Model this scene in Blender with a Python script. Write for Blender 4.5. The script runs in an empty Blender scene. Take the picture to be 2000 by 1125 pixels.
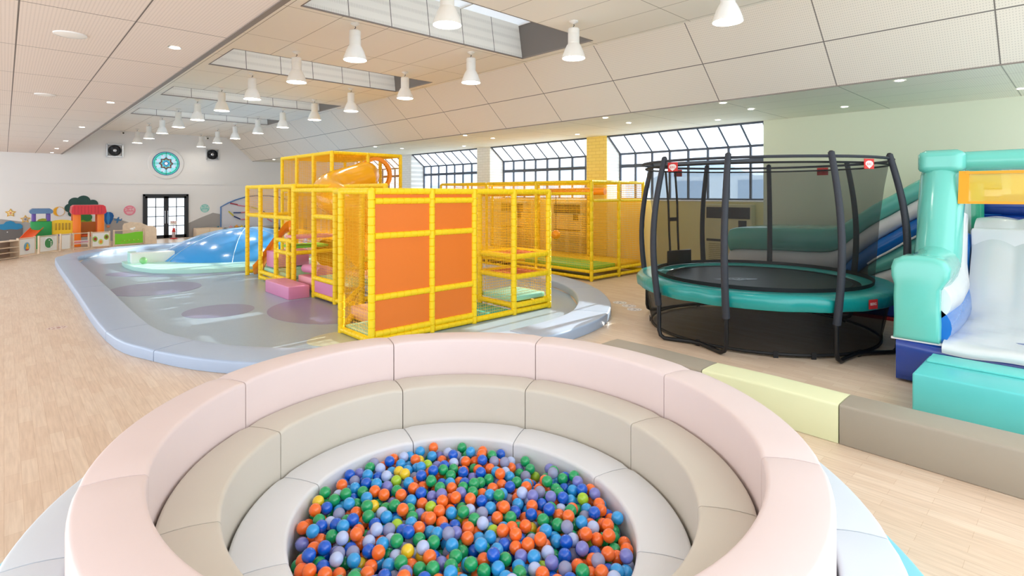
import bpy, bmesh, math, random
from math import sin, cos, pi, radians as R, sqrt, hypot, atan2
from mathutils import Vector as V, Matrix
random.seed(7)
sc = bpy.context.scene
C = sc.collection

# ------------------------------------------------------------------ camera, sky, sun, exposure
CAM_H = 2.2
YAW = math.atan2(992.0, 1055.0)          # hall runs along +Y, the camera looks 43 degrees to the right of it
cd = bpy.data.cameras.new('camera')
cd.sensor_width = 36.0
cd.lens = 1055.0 / 2000.0 * 36.0
cd.shift_y = -(562.5 - 378.0) / 2000.0
cd.clip_start = 0.05
cd.clip_end = 300
cam = bpy.data.objects.new('camera', cd)
cam.location = (0, 0, CAM_H)
cam.rotation_euler = (pi / 2, 0, -YAW)
C.objects.link(cam)
sc.camera = cam

w = bpy.data.worlds.new('world')
sc.world = w
w.use_nodes = True
bg = w.node_tree.nodes['Background']
bg.inputs[0].default_value = (0.86, 0.93, 1.0, 1)
bg.inputs[1].default_value = 1.55

sd = bpy.data.lights.new('sun', 'SUN')
sd.energy = 6.0
sd.angle = R(0.6)
sd.color = (1.0, 0.95, 0.84)
so = bpy.data.objects.new('sun', sd)
so.rotation_euler = V((-1.0, -0.05, -0.35)).to_track_quat('-Z', 'Y').to_euler()
so.location = (30, 12, 12)
C.objects.link(so)

vs = sc.view_settings
sc.display_settings.display_device = 'sRGB'
vs.view_transform = 'Standard'
vs.look = 'None'
vs.gamma = 1
vs.use_curve_mapping = False
vs.exposure = 0.95

# ------------------------------------------------------------------ materials
MATS = {}
def srgb(h):
    h = h.lstrip('#')
    c = [int(h[i:i + 2], 16) / 255 for i in (0, 2, 4)]
    return tuple(((x / 12.92) if x <= 0.04045 else ((x + 0.055) / 1.055) ** 2.4) for x in c) + (1,)

def mat(name, col, rough=0.5, metal=0.0, bump=0.0, bscale=30.0, var=0.0, vscale=4.0, spec=0.5, emit=None, es=0.0, coat=0.0, trans=0.0, sheen=0.0):
    if name in MATS: return MATS[name]
    m = bpy.data.materials.new(name)
    m.use_nodes = True
    nt = m.node_tree
    b = nt.nodes['Principled BSDF']
    if isinstance(col, str): col = srgb(col)
    b.inputs['Base Color'].default_value = col
    b.inputs['Roughness'].default_value = rough
    b.inputs['Metallic'].default_value = metal
    b.inputs['Specular IOR Level'].default_value = spec
    b.inputs['Coat Weight'].default_value = coat
    b.inputs['Coat Roughness'].default_value = 0.12
    if trans: b.inputs['Transmission Weight'].default_value = trans
    if emit:
        b.inputs['Emission Color'].default_value = srgb(emit) if isinstance(emit, str) else emit
        b.inputs['Emission Strength'].default_value = es
    tc = nt.nodes.new('ShaderNodeTexCoord')
    if var:
        n = nt.nodes.new('ShaderNodeTexNoise')
        n.inputs['Scale'].default_value = vscale
        n.inputs['Detail'].default_value = 4
        nt.links.new(tc.outputs['Object'], n.inputs['Vector'])
        mx = nt.nodes.new('ShaderNodeMixRGB')
        mx.blend_type = 'MULTIPLY'
        mx.inputs[0].default_value = 1
        mx.inputs[1].default_value = col
        cr = nt.nodes.new('ShaderNodeValToRGB')
        cr.color_ramp.elements[0].position = 0.3
        cr.color_ramp.elements[1].position = 0.7
        cr.color_ramp.elements[0].color = (1 - var, 1 - var, 1 - var, 1)
        cr.color_ramp.elements[1].color = (1, 1, 1, 1)
        nt.links.new(n.outputs['Fac'], cr.inputs[0])
        nt.links.new(cr.outputs[0], mx.inputs[2])
        nt.links.new(mx.outputs[0], b.inputs['Base Color'])
    if bump:
        n = nt.nodes.new('ShaderNodeTexNoise')
        n.inputs['Scale'].default_value = bscale
        n.inputs['Detail'].default_value = 3
        nt.links.new(tc.outputs['Object'], n.inputs['Vector'])
        bp = nt.nodes.new('ShaderNodeBump')
        bp.inputs['Strength'].default_value = bump
        bp.inputs['Distance'].default_value = 0.02
        nt.links.new(n.outputs['Fac'], bp.inputs['Height'])
        nt.links.new(bp.outputs[0], b.inputs['Normal'])
    MATS[name] = m
    return m

def mesh_film(name, col, alpha, rough=0.5):
    """fine fabric mesh: lets part of the light straight through"""
    if name in MATS: return MATS[name]
    m = bpy.data.materials.new(name)
    m.use_nodes = True
    nt = m.node_tree
    b = nt.nodes['Principled BSDF']
    b.inputs['Base Color'].default_value = srgb(col)
    b.inputs['Roughness'].default_value = rough
    t = nt.nodes.new('ShaderNodeBsdfTransparent')
    mx = nt.nodes.new('ShaderNodeMixShader')
    mx.inputs[0].default_value = alpha
    nt.links.new(t.outputs[0], mx.inputs[1])
    nt.links.new(b.outputs[0], mx.inputs[2])
    nt.links.new(mx.outputs[0], nt.nodes['Material Output'].inputs[0])
    MATS[name] = m
    return m

def tinted_film(name, col, alpha, rough=0.25):
    """thin coloured plastic or glass"""
    m = mesh_film(name, col, alpha, rough)
    for n in m.node_tree.nodes:
        if n.type == 'BSDF_TRANSPARENT': n.inputs[0].default_value = srgb(col)
    return m

def math_node(nt, op, a, b=None):
    n = nt.nodes.new('ShaderNodeMath')
    n.operation = op
    for i, x in enumerate((a, b)):
        if x is None: continue
        if isinstance(x, (int, float)): n.inputs[i].default_value = x
        else: nt.links.new(x, n.inputs[i])
    return n.outputs[0]

def panel_mat(name, col, line, specs, rough=0.75, dots=True):
    """perforated acoustic panels: joints at given (axis, offset, pitch, width)"""
    m = bpy.data.materials.new(name)
    m.use_nodes = True
    nt = m.node_tree
    b = nt.nodes['Principled BSDF']
    b.inputs['Roughness'].default_value = rough
    g = nt.nodes.new('ShaderNodeNewGeometry')
    s = nt.nodes.new('ShaderNodeSeparateXYZ')
    nt.links.new(g.outputs['Position'], s.inputs[0])
    tot = None
    for ax, off, pitch, wd in specs:
        q = math_node(nt, 'SUBTRACT', s.outputs[ax], off - 1000 * pitch)
        q = math_node(nt, 'MODULO', q, pitch)
        q = math_node(nt, 'SUBTRACT', q, pitch / 2)
        q = math_node(nt, 'ABSOLUTE', q)
        q = math_node(nt, 'GREATER_THAN', q, pitch / 2 - wd / 2)
        tot = q if tot is None else math_node(nt, 'MAXIMUM', tot, q)
    base = nt.nodes.new('ShaderNodeRGB')
    base.outputs[0].default_value = srgb(col)
    src = base.outputs[0]
    if dots:
        d1 = math_node(nt, 'SINE', math_node(nt, 'MULTIPLY', s.outputs[1], 2 * pi / 0.03))
        d2 = math_node(nt, 'SINE', math_node(nt, 'MULTIPLY', s.outputs[0], 2 * pi / 0.03))
        dd = math_node(nt, 'GREATER_THAN', math_node(nt, 'ADD', d1, d2), 1.15)
        m0 = nt.nodes.new('ShaderNodeMixRGB')
        nt.links.new(math_node(nt, 'MULTIPLY', dd, 0.28), m0.inputs[0])
        nt.links.new(src, m0.inputs[1])
        m0.inputs[2].default_value = (0.2, 0.17, 0.15, 1)
        src = m0.outputs[0]
    mx = nt.nodes.new('ShaderNodeMixRGB')
    nt.links.new(tot, mx.inputs[0])
    nt.links.new(src, mx.inputs[1])
    mx.inputs[2].default_value = srgb(line)
    nt.links.new(mx.outputs[0], b.inputs['Base Color'])
    return m

def brick_mat(name, c1, c2, mortar, bw, rh, ms, axes=(1, 2), rough=0.6, bump=0.3, spec=0.5, grain=0.0):
    m = bpy.data.materials.new(name)
    m.use_nodes = True
    nt = m.node_tree
    b = nt.nodes['Principled BSDF']
    b.inputs['Roughness'].default_value = rough
    b.inputs['Specular IOR Level'].default_value = spec
    g = nt.nodes.new('ShaderNodeNewGeometry')
    s = nt.nodes.new('ShaderNodeSeparateXYZ')
    nt.links.new(g.outputs['Position'], s.inputs[0])
    cb = nt.nodes.new('ShaderNodeCombineXYZ')
    nt.links.new(s.outputs[axes[0]], cb.inputs[0])
    nt.links.new(s.outputs[axes[1]], cb.inputs[1])
    br = nt.nodes.new('ShaderNodeTexBrick')
    br.inputs['Scale'].default_value = 1
    br.inputs['Brick Width'].default_value = bw
    br.inputs['Row Height'].default_value = rh
    br.inputs['Mortar Size'].default_value = ms
    br.inputs['Mortar Smooth'].default_value = 0.1
    br.inputs['Color1'].default_value = srgb(c1)
    br.inputs['Color2'].default_value = srgb(c2)
    br.inputs['Mortar'].default_value = srgb(mortar)
    br.offset_frequency = 2
    nt.links.new(cb.outputs[0], br.inputs['Vector'])
    out = br.outputs['Color']
    if grain:
        mp = nt.nodes.new('ShaderNodeMapping')
        mp.inputs['Scale'].default_value = (3, 45, 1)
        nt.links.new(cb.outputs[0], mp.inputs[0])
        n = nt.nodes.new('ShaderNodeTexNoise')
        n.inputs['Scale'].default_value = 1
        n.inputs['Detail'].default_value = 5
        nt.links.new(mp.outputs[0], n.inputs['Vector'])
        cr = nt.nodes.new('ShaderNodeValToRGB')
        cr.color_ramp.elements[0].position = 0.35
        cr.color_ramp.elements[1].position = 0.65
        cr.color_ramp.elements[0].color = (1 - grain, 1 - grain * 1.15, 1 - grain * 1.3, 1)
        cr.color_ramp.elements[1].color = (1, 1, 1, 1)
        nt.links.new(n.outputs['Fac'], cr.inputs[0])
        mx = nt.nodes.new('ShaderNodeMixRGB')
        mx.blend_type = 'MULTIPLY'
        mx.inputs[0].default_value = 1
        nt.links.new(out, mx.inputs[1])
        nt.links.new(cr.outputs[0], mx.inputs[2])
        out = mx.outputs[0]
    nt.links.new(out, b.inputs['Base Color'])
    if bump:
        bp = nt.nodes.new('ShaderNodeBump')
        bp.inputs['Strength'].default_value = bump
        bp.inputs['Distance'].default_value = 0.01
        bp.invert = True
        nt.links.new(br.outputs['Fac'], bp.inputs['Height'])
        nt.links.new(bp.outputs[0], b.inputs['Normal'])
    return m

# ------------------------------------------------------------------ mesh helpers
OFF = {}
def link(name, bm, m, parent=None, smooth=True, loc=None, label=None, mats=None, ang=40):
    """bm is in world coordinates (or in the parent's design coordinates)"""
    me = bpy.data.meshes.new(name)
    if parent is None:
        if loc is None:
            xs = [v.co for v in bm.verts]
            loc = V(((min(v.x for v in xs) + max(v.x for v in xs)) / 2, (min(v.y for v in xs) + max(v.y for v in xs)) / 2, min(v.z for v in xs)))
        off = V(loc)
    else:
        off = OFF[parent.name]
    bmesh.ops.translate(bm, verts=bm.verts, vec=-off)
    bmesh.ops.recalc_face_normals(bm, faces=bm.faces)
    bm.to_mesh(me)
    bm.free()
    for x in (mats or [m]): me.materials.append(x)
    o = bpy.data.objects.new(name, me)
    C.objects.link(o)
    OFF[o.name] = off
    if parent is None: o.location = off
    else: o.parent = parent
    if smooth:
        me.shade_smooth()
        me.set_sharp_from_angle(angle=R(ang))
    if label: o['label'] = label
    return o

def thing(name, label, cat, loc, group=None):
    o = bpy.data.objects.new(name, None)
    o.empty_display_size = 0.1
    C.objects.link(o)
    o.location = loc
    OFF[o.name] = V(loc)
    return tag(o, label, cat, group)

def tag(o, label, cat, group=None, kind=None):
    o['label'] = label
    o['category'] = cat
    if group: o['group'] = group
    if kind: o['kind'] = kind
    return o

def struct(name, bm, m, smooth=False, parent=None, mats=None):
    o = link(name, bm, m, parent=parent, smooth=smooth, mats=mats)
    if parent is None: o['kind'] = 'structure'
    return o

def dup(root, loc=None, label=None, rotz=None):
    r = root.copy()
    C.objects.link(r)
    if loc is not None: r.location = loc
    if rotz is not None: r.rotation_euler = (0, 0, rotz)
    if label: r['label'] = label
    for ch in list(root.children):
        c = ch.copy()
        C.objects.link(c)
        c.parent = r
        for g in ch.children:
            d = g.copy()
            C.objects.link(d)
            d.parent = c
    return r

def BM(): return bmesh.new()

def box(bm, x0, x1, y0, y1, z0, z1, bev=0.0, seg=2):
    t = bmesh.new()
    r = bmesh.ops.create_cube(t, size=1)
    for v in t.verts:
        v.co = V(((x0 + x1) / 2 + v.co.x * (x1 - x0), (y0 + y1) / 2 + v.co.y * (y1 - y0), (z0 + z1) / 2 + v.co.z * (z1 - z0)))
    if bev: bmesh.ops.bevel(t, geom=t.edges[:] , offset=bev, segments=seg, profile=0.5, affect='EDGES')
    merge(bm, t)

def merge(bm, t, M=None):
    if M is not None: bmesh.ops.transform(t, matrix=M, verts=t.verts)
    vs_ = {}
    for v in t.verts: vs_[v] = bm.verts.new(v.co)
    for f in t.faces:
        try:
            nf = bm.faces.new([vs_[v] for v in f.verts])
            nf.material_index = f.material_index
        except ValueError: pass
    t.free()

def obox(bm, c, ux, uy, hx, hy, z0, z1, bev=0.0, seg=2):
    """box oriented in plan: centre c (x,y), unit ux, half sizes"""
    t = bmesh.new()
    box(t, -hx, hx, -hy, hy, z0, z1, bev, seg)
    M = Matrix(((ux[0], uy[0], 0, c[0]), (ux[1], uy[1], 0, c[1]), (0, 0, 1, 0), (0, 0, 0, 1)))
    merge(bm, t, M)

def frame_of(d):
    d = d.normalized()
    a = V((0, 0, 1)) if abs(d.z) < 0.95 else V((1, 0, 0))
    u = d.cross(a).normalized()
    return u, d.cross(u).normalized()

def ring(bm, c, u, v, r, n):
    return [bm.verts.new(c + u * (r * cos(2 * pi * i / n)) + v * (r * sin(2 * pi * i / n))) for i in range(n)]

def bridge(bm, a, b, mi=0):
    n = len(a)
    for i in range(n):
        try: bm.faces.new((a[i], a[(i + 1) % n], b[(i + 1) % n], b[i])).material_index = mi
        except ValueError: pass

def cap(bm, a):
    try: bm.faces.new(a)
    except ValueError: pass

def tube(bm, pts, rad, n=8, closed=False, caps=True):
    pts = [V(p) for p in pts]
    N = len(pts)
    rads = rad if isinstance(rad, (list, tuple)) else [rad] * N
    rs = []
    u = None
    for i, p in enumerate(pts):
        if closed: d = (pts[(i + 1) % N] - pts[i - 1])
        else: d = pts[min(i + 1, N - 1)] - pts[max(i - 1, 0)]
        d = d.normalized()
        if u is None: u, vv = frame_of(d)
        else:
            u = (u - d * u.dot(d)).normalized()
            vv = d.cross(u).normalized()
        rs.append(ring(bm, p, u, vv, rads[i], n))
    for i in range(N - 1): bridge(bm, rs[i], rs[i + 1])
    if closed: 
        # best matching rotation for the closing ring
        a, b = rs[-1], rs[0]
        k = min(range(n), key=lambda k: (a[0].co - b[k].co).length)
        bridge(bm, a, b[k:] + b[:k])
    elif caps:
        cap(bm, rs[0]); cap(bm, rs[-1][::-1])

def cyl(bm, p0, p1, r0, r1=None, n=12):
    tube(bm, [p0, p1], [r0, r0 if r1 is None else r1], n)

def lathe(bm, prof, c=(0, 0, 0), n=24, axis='Z', caps=True):
    """prof: list of (r, h)"""
    c = V(c)
    ax = {'X': (V((0, 1, 0)), V((0, 0, 1)), V((1, 0, 0))), 'Y': (V((1, 0, 0)), V((0, 0, 1)), V((0, 1, 0))), 'Z': (V((1, 0, 0)), V((0, 1, 0)), V((0, 0, 1)))}[axis]
    rs = [ring(bm, c + ax[2] * h, ax[0], ax[1], max(r, 1e-4), n) for r, h in prof]
    for a, b in zip(rs, rs[1:]): bridge(bm, a, b)
    if caps: cap(bm, rs[0]); cap(bm, rs[-1][::-1])

def ball(bm, c, r, u=12, v=8, sc3=(1, 1, 1)):
    t = bmesh.new()
    bmesh.ops.create_uvsphere(t, u_segments=u, v_segments=v, radius=r)
    for q in t.verts: q.co = V((q.co.x * sc3[0], q.co.y * sc3[1], q.co.z * sc3[2])) + V(c)
    merge(bm, t)

def quad(bm, a, b, c, d):
    return bm.faces.new([bm.verts.new(V(p)) for p in (a, b, c, d)])

def prism(bm, poly, z0, z1, plane='XY', at=0):
    """extrude a 2D polygon; plane XY: z0..z1 along Z; YZ: along X; XZ: along Y"""
    def P(p, h):
        if plane == 'XY': return V((p[0], p[1], h))
        if plane == 'YZ': return V((h, p[0], p[1]))
        return V((p[0], h, p[1]))
    a = [bm.verts.new(P(p, z0)) for p in poly]
    b = [bm.verts.new(P(p, z1)) for p in poly]
    bridge(bm, a, b)
    cap(bm, a); cap(bm, b[::-1])

def rprof(wd, z0, z1, r, bulge=0.0, rb=0.012):
    """cross-section of a padded block: (s, z) loop with round top corners"""
    o = []
    for k in range(3): a = pi + k * pi / 4; o.append((rb + rb * cos(a), z0 + rb + rb * sin(a)))
    for k in range(3): a = 1.5 * pi + k * pi / 4; o.append((wd - rb + rb * cos(a), z0 + rb + rb * sin(a)))
    for k in range(5): a = k * pi / 8; o.append((wd - r + r * cos(a), z1 - r + r * sin(a)))
    for k in range(1, 4): t = k / 4; o.append((wd - r - (wd - 2 * r) * t, z1 + bulge * sin(pi * t)))
    for k in range(5): a = pi / 2 + k * pi / 8; o.append((r + r * cos(a), z1 - r + r * sin(a)))
    return o

def sweep_pad(bm, st, z0, z1, r=0.03, bulge=0.006):
    """st: list of (inner xy, outer xy)"""
    rings = []
    N = len(st)
    for i, (a, b) in enumerate(st):
        a, b = V(a), V(b)
        d = (b - a); wd = d.length; d.normalize()
        end = (i == 0 or i == N - 1)
        k = 0.010 if end else 0.0
        pr = rprof(wd, z0, z1 - k, r, bulge)
        rings.append([bm.verts.new((a.x + d.x * s, a.y + d.y * s, z)) for s, z in pr])
    for a, b in zip(rings, rings[1:]): bridge(bm, a, b)
    cap(bm, rings[0]); cap(bm, rings[-1][::-1])

def padtube(bm, p0, p1, r=0.047, seg=0.125, n=10):
    """steel tube wrapped in foam collars with a groove every seg metres"""
    p0, p1 = V(p0), V(p1)
    L = (p1 - p0).length
    k = max(1, round(L / seg))
    pts, rr = [], []
    for i in range(k):
        for f, q in ((0.0, 0.82), (0.03, 0.86), (0.06, 0.985), (0.5, 1.0), (0.94, 0.985), (.97, .86)):
            pts.append(p0.lerp(p1, (i + f) / k)); rr.append(r * q)
    pts.append(p1); rr.append(r * 0.82)
    tube(bm, pts, rr, n)

def net(bm, o, u, v, cell=0.048, t=0.0032):
    """knotted square net spanned by u and v from corner o: thin strands"""
    o, u, v = V(o), V(u), V(v)
    nrm = u.cross(v).normalized() * t
    for a, b in ((u, v), (v, u)):
        k = max(1, int(a.length / cell))
        d = a.normalized() * t
        for i in range(1, k):
            p = o + a * (i / k)
            vs4 = []
            for q in (p, p + b):
                vs4.append([bm.verts.new(q + s) for s in (d, nrm, -d, -nrm)])
            bridge(bm, vs4[0], vs4[1])

def text_mesh(name, body, size, M, m, parent, depth=0.002):
    cu = bpy.data.curves.new(name, 'FONT')
    cu.body = body
    cu.size = size
    cu.align_x = 'CENTER'
    cu.align_y = 'CENTER'
    cu.extrude = depth
    t = bpy.data.objects.new(name + '_tmp', cu)
    C.objects.link(t)
    bpy.context.view_layer.update()
    me = bpy.data.meshes.new_from_object(t.evaluated_get(bpy.context.evaluated_depsgraph_get()))
    bpy.data.objects.remove(t)
    me.transform(M)
    off = OFF[parent.name]
    me.transform(Matrix.Translation(-off))
    me.materials.clear()
    me.materials.append(m)
    o = bpy.data.objects.new(name, me)
    C.objects.link(o)
    o.parent = parent
    OFF[o.name] = off
    return o
FACE_MY = lambda x, y, z: Matrix(((1, 0, 0, x), (0, 0, -1, y), (0, 1, 0, z), (0, 0, 0, 1)))     # text read from -Y

# ------------------------------------------------------------------ the hall
YF = 31.1          # far wall
XW = 13.3          # right wall plane
ZL, ZH = 3.95, 5.15
XE, XS0, XS1 = 1.86, 8.57, 9.86
Y0_, X0_ = -3.5, -5.0
YC0 = -1.6        # where the ceilings start behind the camera

M_wood = brick_mat('wood_floor', '#EFD9C2', '#E6CCB3', '#D3B597', 0.5, 0.10, 0.0012, axes=(1, 0), rough=0.33, bump=0.03, grain=0.13)
M_vinyl = mat('vinyl_floor', '#9DB3C6', rough=0.28, var=0.10, vscale=60)
M_patch = mat('vinyl_patch', '#8587AC', rough=0.28, var=0.12, vscale=60)
M_patchy = mat('vinyl_patch_sand', '#C3C8B4', rough=0.28, var=0.1, vscale=60)
M_ceilL = panel_mat('ceiling_panel_low', '#E3D6CC', '#6E655F', [(1, 0.69, 1.98, 0.014), (0, 0.1, 0.88, 0.014)])
M_ceilH = panel_mat('ceiling_panel_high', '#F9F3E8', '#A3978A', [(1, 0.69, 1.98, 0.012), (0, 3.25, 0.87, 0.012)], dots=False)
M_ceilS = panel_mat('ceiling_panel_slope', '#E8DFD2', '#77706A', [(1, 0.80, 1.98, 0.016), (0, 9.22, 20.0, 0.014)])
M_ceilR = panel_mat('ceiling_panel_right', '#F1F0E2', '#A5A598', [(1, 0.80, 1.98, 0.014), (0, 10.7, 0.87, 0.008)])
M_well = panel_mat('skylight_shaft_panel', '#EFEBE2', '#77706A', [(0, 3.4, 0.812, 0.016)])
M_white = mat('white_paint', '#ECEBEA', rough=0.7)
M_green = mat('green_paint', '#E2E6CF', rough=0.6)
M_cream = mat('cream_paint', '#F3E8AC', rough=0.6)
M_grey = mat('grey_paint', '#A8A5A3', rough=0.7)
M_brickw = brick_mat('white_brick', '#F4F4F2', '#EFEFEC', '#D8D8D4', 0.3, 0.1, 0.006, axes=(1, 2))
M_bricky = brick_mat('yellow_brick', '#F7E184', '#F3DB78', '#DDC366', 0.3, 0.1, 0.006, axes=(1, 2))
M_dark = mat('dark_metal', '#33363B', rough=0.45, metal=0.2)
M_frame = mat('window_frame', '#4A5260', rough=0.4, metal=0.3)
M_alu = mat('edge_trim', '#8A8079', rough=0.5, metal=0.3)
M_glass = tinted_film('window_glass', '#F4FAFF', 0.10, 0.05)

b = BM(); quad(b, (X0_, Y0_, 0), (14.4, Y0_, 0), (14.4, YF + .3, 0), (X0_, YF + .3, 0)); struct('floor', b, M_wood)

# pale blue vinyl of the play area, inside the padded bench
IN = [(1.68, 21.5), (1.66, 15), (1.66, 10.1), (1.95, 8.57), (2.45, 7.61), (3.3, 6.75), (4.4, 6.15), (5.5, 5.93), (6.52, 5.97), (7.3, 6.2), (8.16, 6.81), (8.95, 7.7), (9.45, 8.8), (9.62, 10.2), (9.62, 15), (9.62, 21.5), (9.2, 23.6), (8.2, 24.7), (6.8, 25.15), (4.95, 25.18), (3.6, 24.85), (2.55, 24.0), (1.95, 22.9)]
OUT = [(1.14, 21.7), (1.1, 15), (1.1, 10.0), (1.42, 8.36), (2.0, 7.15), (2.95, 6.15), (4.2, 5.5), (5.5, 5.28), (6.7, 5.35), (7.6, 5.65), (8.5, 6.3), (9.4, 7.35), (9.98, 8.6), (10.2, 10.1), (10.2, 15), (10.2, 21.7), (9.7, 24.1), (8.5, 25.3), (6.9, 25.85), (4.9, 26.1), (3.1, 25.5), (1.95, 24.3), (1.38, 23.1)]
b = BM(); prism(b, IN, 0.0, 0.006); struct('floor', b, M_vinyl, )
PATCH = [((2.55, 14.75), 0.92, 1.0), ((2.93, 11.12), 0.6, 0.62), ((4.45, 9.85), 1.0, 1.3), ((3.6, 17.2), 1.9, 0.75), ((7.6, 12.0), 1.0, 1.0)]
for i, ((cx, cy), ra, rb_) in enumerate(PATCH):
    b = BM()
    ph = R(-35) if i == 3 else 0
    pts = []
    for k in range(40):
        a = 2 * pi * k / 40
        x, y = ra * cos(a), rb_ * sin(a)
        pts.append((cx + x * cos(ph) - y * sin(ph), cy + x * sin(ph) + y * cos(ph)))
    prism(b, pts, 0.005, 0.0085)
    struct('floor', b, M_patch)
b = BM(); prism(b, [(3.72 + .5 * cos(t * pi / 15), 7.75 + .4 * sin(t * pi / 15)) for t in range(30)], 0.005, 0.0085); struct('floor', b, M_patchy)

# ceilings
b = BM(); box(b, X0_, XE, YC0, YF, ZL, ZL + .05); struct('ceiling', b, M_ceilL)
b = BM(); box(b, XE - .04, XE + .02, YC0, YF, ZL - .012, ZL + .03); struct('trim_1', b, M_alu)
b = BM(); quad(b, (XE, YC0, ZL + .03), (XE, YF, ZL + .03), (XE, YF, ZH), (XE, YC0, ZH)); struct('ceiling', b, M_ceilH)
WX0, WX1 = 3.4, 8.27
WELL = [(1.15, 3.1), (6.52, 8.46), (11.88, 13.72), (17.2, 18.9), (22.3, 24.15)]  # first shaft is out of view, added for the light it lets in
b = BM()
ys = [YC0] + [q for w_ in WELL for q in w_] + [YF]
quad(b, (XE, YC0, ZH), (WX0, YC0, ZH), (WX0, YF, ZH), (XE, YF, ZH))
quad(b, (WX1, YC0, ZH), (XS0, YC0, ZH), (XS0, YF, ZH), (WX1, YF, ZH))
for i in range(0, len(ys), 2): quad(b, (WX0, ys[i], ZH), (WX1, ys[i], ZH), (WX1, ys[i + 1], ZH), (WX0, ys[i + 1], ZH))
struct('ceiling', b, M_ceilH)
b = BM(); quad(b, (XS0, YC0, ZH), (XS1, YC0, ZL), (XS1, YF, ZL), (XS0, YF, ZH)); struct('ceiling', b, M_ceilS)
b = BM(); quad(b, (XS1, YC0, ZL), (XW + .02, YC0, ZL), (XW + .02, YF, ZL), (XS1, YF, ZL)); struct('ceiling', b, M_ceilR)
b = BM(); box(b, XS1 - .012, XS1 + .012, YC0, YF, ZL - .012, ZL + .006); struct('trim_2', b, M_alu)
ZT = 5.92
M_sky = tinted_film('skylight_glass', '#EDF1F6', 0.76, 0.6)
for i, (a, c) in enumerate(WELL):
    b = BM()
    quad(b, (WX0, c, ZH), (WX1, c, ZH), (WX1, c + .12, ZT), (WX0, c + .12, ZT))
    quad(b, (WX0, a, ZH), (WX1, a, ZH), (WX1, a - .12, ZT), (WX0, a - .12, ZT))
    quad(b, (WX0, a, ZH), (WX0, c, ZH), (WX0, c + .12, ZT), (WX0, a - .12, ZT))
    quad(b, (WX1, a, ZH), (WX1, c, ZH), (WX1, c + .12, ZT), (WX1, a - .12, ZT))
    struct('ceiling', b, M_well)
    win = BM()
    for k in range(4):
        x = WX0 + (WX1 - WX0) * k / 3
        box(win, x - .02, x + .02, a - .12, c + .12, ZT - .03, ZT + .03)
    f = struct('window_%d' % (6 + i), win, M_white)
    g = BM(); quad(g, (WX0, a - .12, ZT), (WX1, a - .12, ZT), (WX1, c + .12, ZT), (WX0, c + .12, ZT))
    link('pane', g, M_sky, parent=f, smooth=False)
    g = BM()
    for y_ in (a, c): box(g, WX0, WX1, y_ - .008, y_ + .008, ZH - .006, ZH + .02)
    for x_ in (WX0, WX1): box(g, x_ - .008, x_ + .008, a, c, ZH - .006, ZH + .02)
    link('edge_bead', g, M_alu, parent=f, smooth=False)

# far wall with its ledge and the grey hills painted along the foot
b = BM(); prism(b, [(X0_, 0), (14.4, 0), (14.4, ZL), (XS1, ZL), (XS0, ZH), (XE, ZH), (XE, ZL), (X0_, ZL)], YF, YF + .15, plane='XZ')
fw = struct('wall_far', b, M_white)
b = BM(); box(b, X0_, 14.0, YF - .035, YF + .01, 2.66, 2.70)
box(b, X0_, 14.0, YF - .012, YF + .01, 2.70, 2.74); struct('trim_3', b, M_white)
b = BM(); prism(b, [(X0_, 0), (4.86, 0), (4.86, .62), (4.4, .8), (3.75, 1.06), (3.3, .86), (2.2, .8), (1.3, .86), (-.1, 1.13), (-1.2, .9), (-3, 1.1), (X0_, .8)], YF - .006, YF + .01, plane='XZ')
link('painted_hills', b, M_grey, parent=fw, smooth=False)
b = BM(); prism(b, [(6.78, 0), (12.9, 0), (12.9, .7), (11.5, 1.15), (10.2, .95), (8.9, .8), (8.27, 1.12), (7.9, 1.2), (7.3, .95), (6.78, .7)], YF - .006, YF + .01, plane='XZ')
link('painted_hills', b, M_grey, parent=fw, smooth=False)

# right wall: solid part, sill walls, piers
b = BM(); box(b, XW, XW + .7, Y0_, 5.32, 0, ZL); struct('wall_right', b, M_green)
b = BM(); box(b, XW, XW + .72, 26.1, YF, 0, ZL); struct('wall_right', b, M_white)
b = BM(); box(b, XW, XW + .72, 5.32, 26.1, 0, 2.0); struct('wall_right', b, M_cream)
PIER = [(9.94, 10.71, M_bricky), (15.32, 16.08, M_brickw), (20.70, 21.48, M_brickw)]
for i, (a, c, m_) in enumerate(PIER):
    b = BM(); box(b, XW - .005, XW + .8, a, c, 0, ZL); struct('wall_right', b, M_brickw)  # yellow pier's sides white too: sun glare on the jamb put into the colour
    b = BM(); box(b, XW - .03, XW - .004, a, c, 0, ZL); struct('trim_%d' % (4 + i), b, m_)
BAY = [(5.32, 9.94), (10.71, 15.32), (16.08, 20.70), (21.48, 26.1)]
XG = 13.95
for i, (a, c) in enumerate(BAY):
    f = BM()
    for k in range(9):
        y = a + (c - a) * k / 8
        y = min(max(y, a + .025), c - .025)
        box(f, XG - .03, XG + .03, y - .024, y + .024, 2.02, 3.42)
        tube(f, [(XG, y, 3.42), (XW + .02, y, ZL - .01)], .028, 4)
    for z, h in ((2.035, .035), (3.045, .052), (3.42, .03)):
        box(f, XG - .035, XG + .035, a, c, z - h, z + h)
    box(f, XW, XW + .05, a, c, ZL - .05, ZL)
    fo = struct('window_%d' % (i + 1), f, M_frame)
    for k in range(8):
        y0, y1 = a + (c - a) * k / 8 + .02, a + (c - a) * (k + 1) / 8 - .02
        g = BM()
        quad(g, (XG, y0, 2.05), (XG, y1, 2.05), (XG, y1, 3.42), (XG, y0, 3.42))
        quad(g, (XG, y0, 3.42), (XG, y1, 3.42), (XW + .03, y1, ZL - .02), (XW + .03, y0, ZL - .02))
        link('pane', g, M_glass, parent=fo, smooth=False)
    s_ = BM(); box(s_, XW - .03, XG, a, c, 1.99, 2.02); link('window_sill', s_, M_white, parent=fo, smooth=False)

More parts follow.
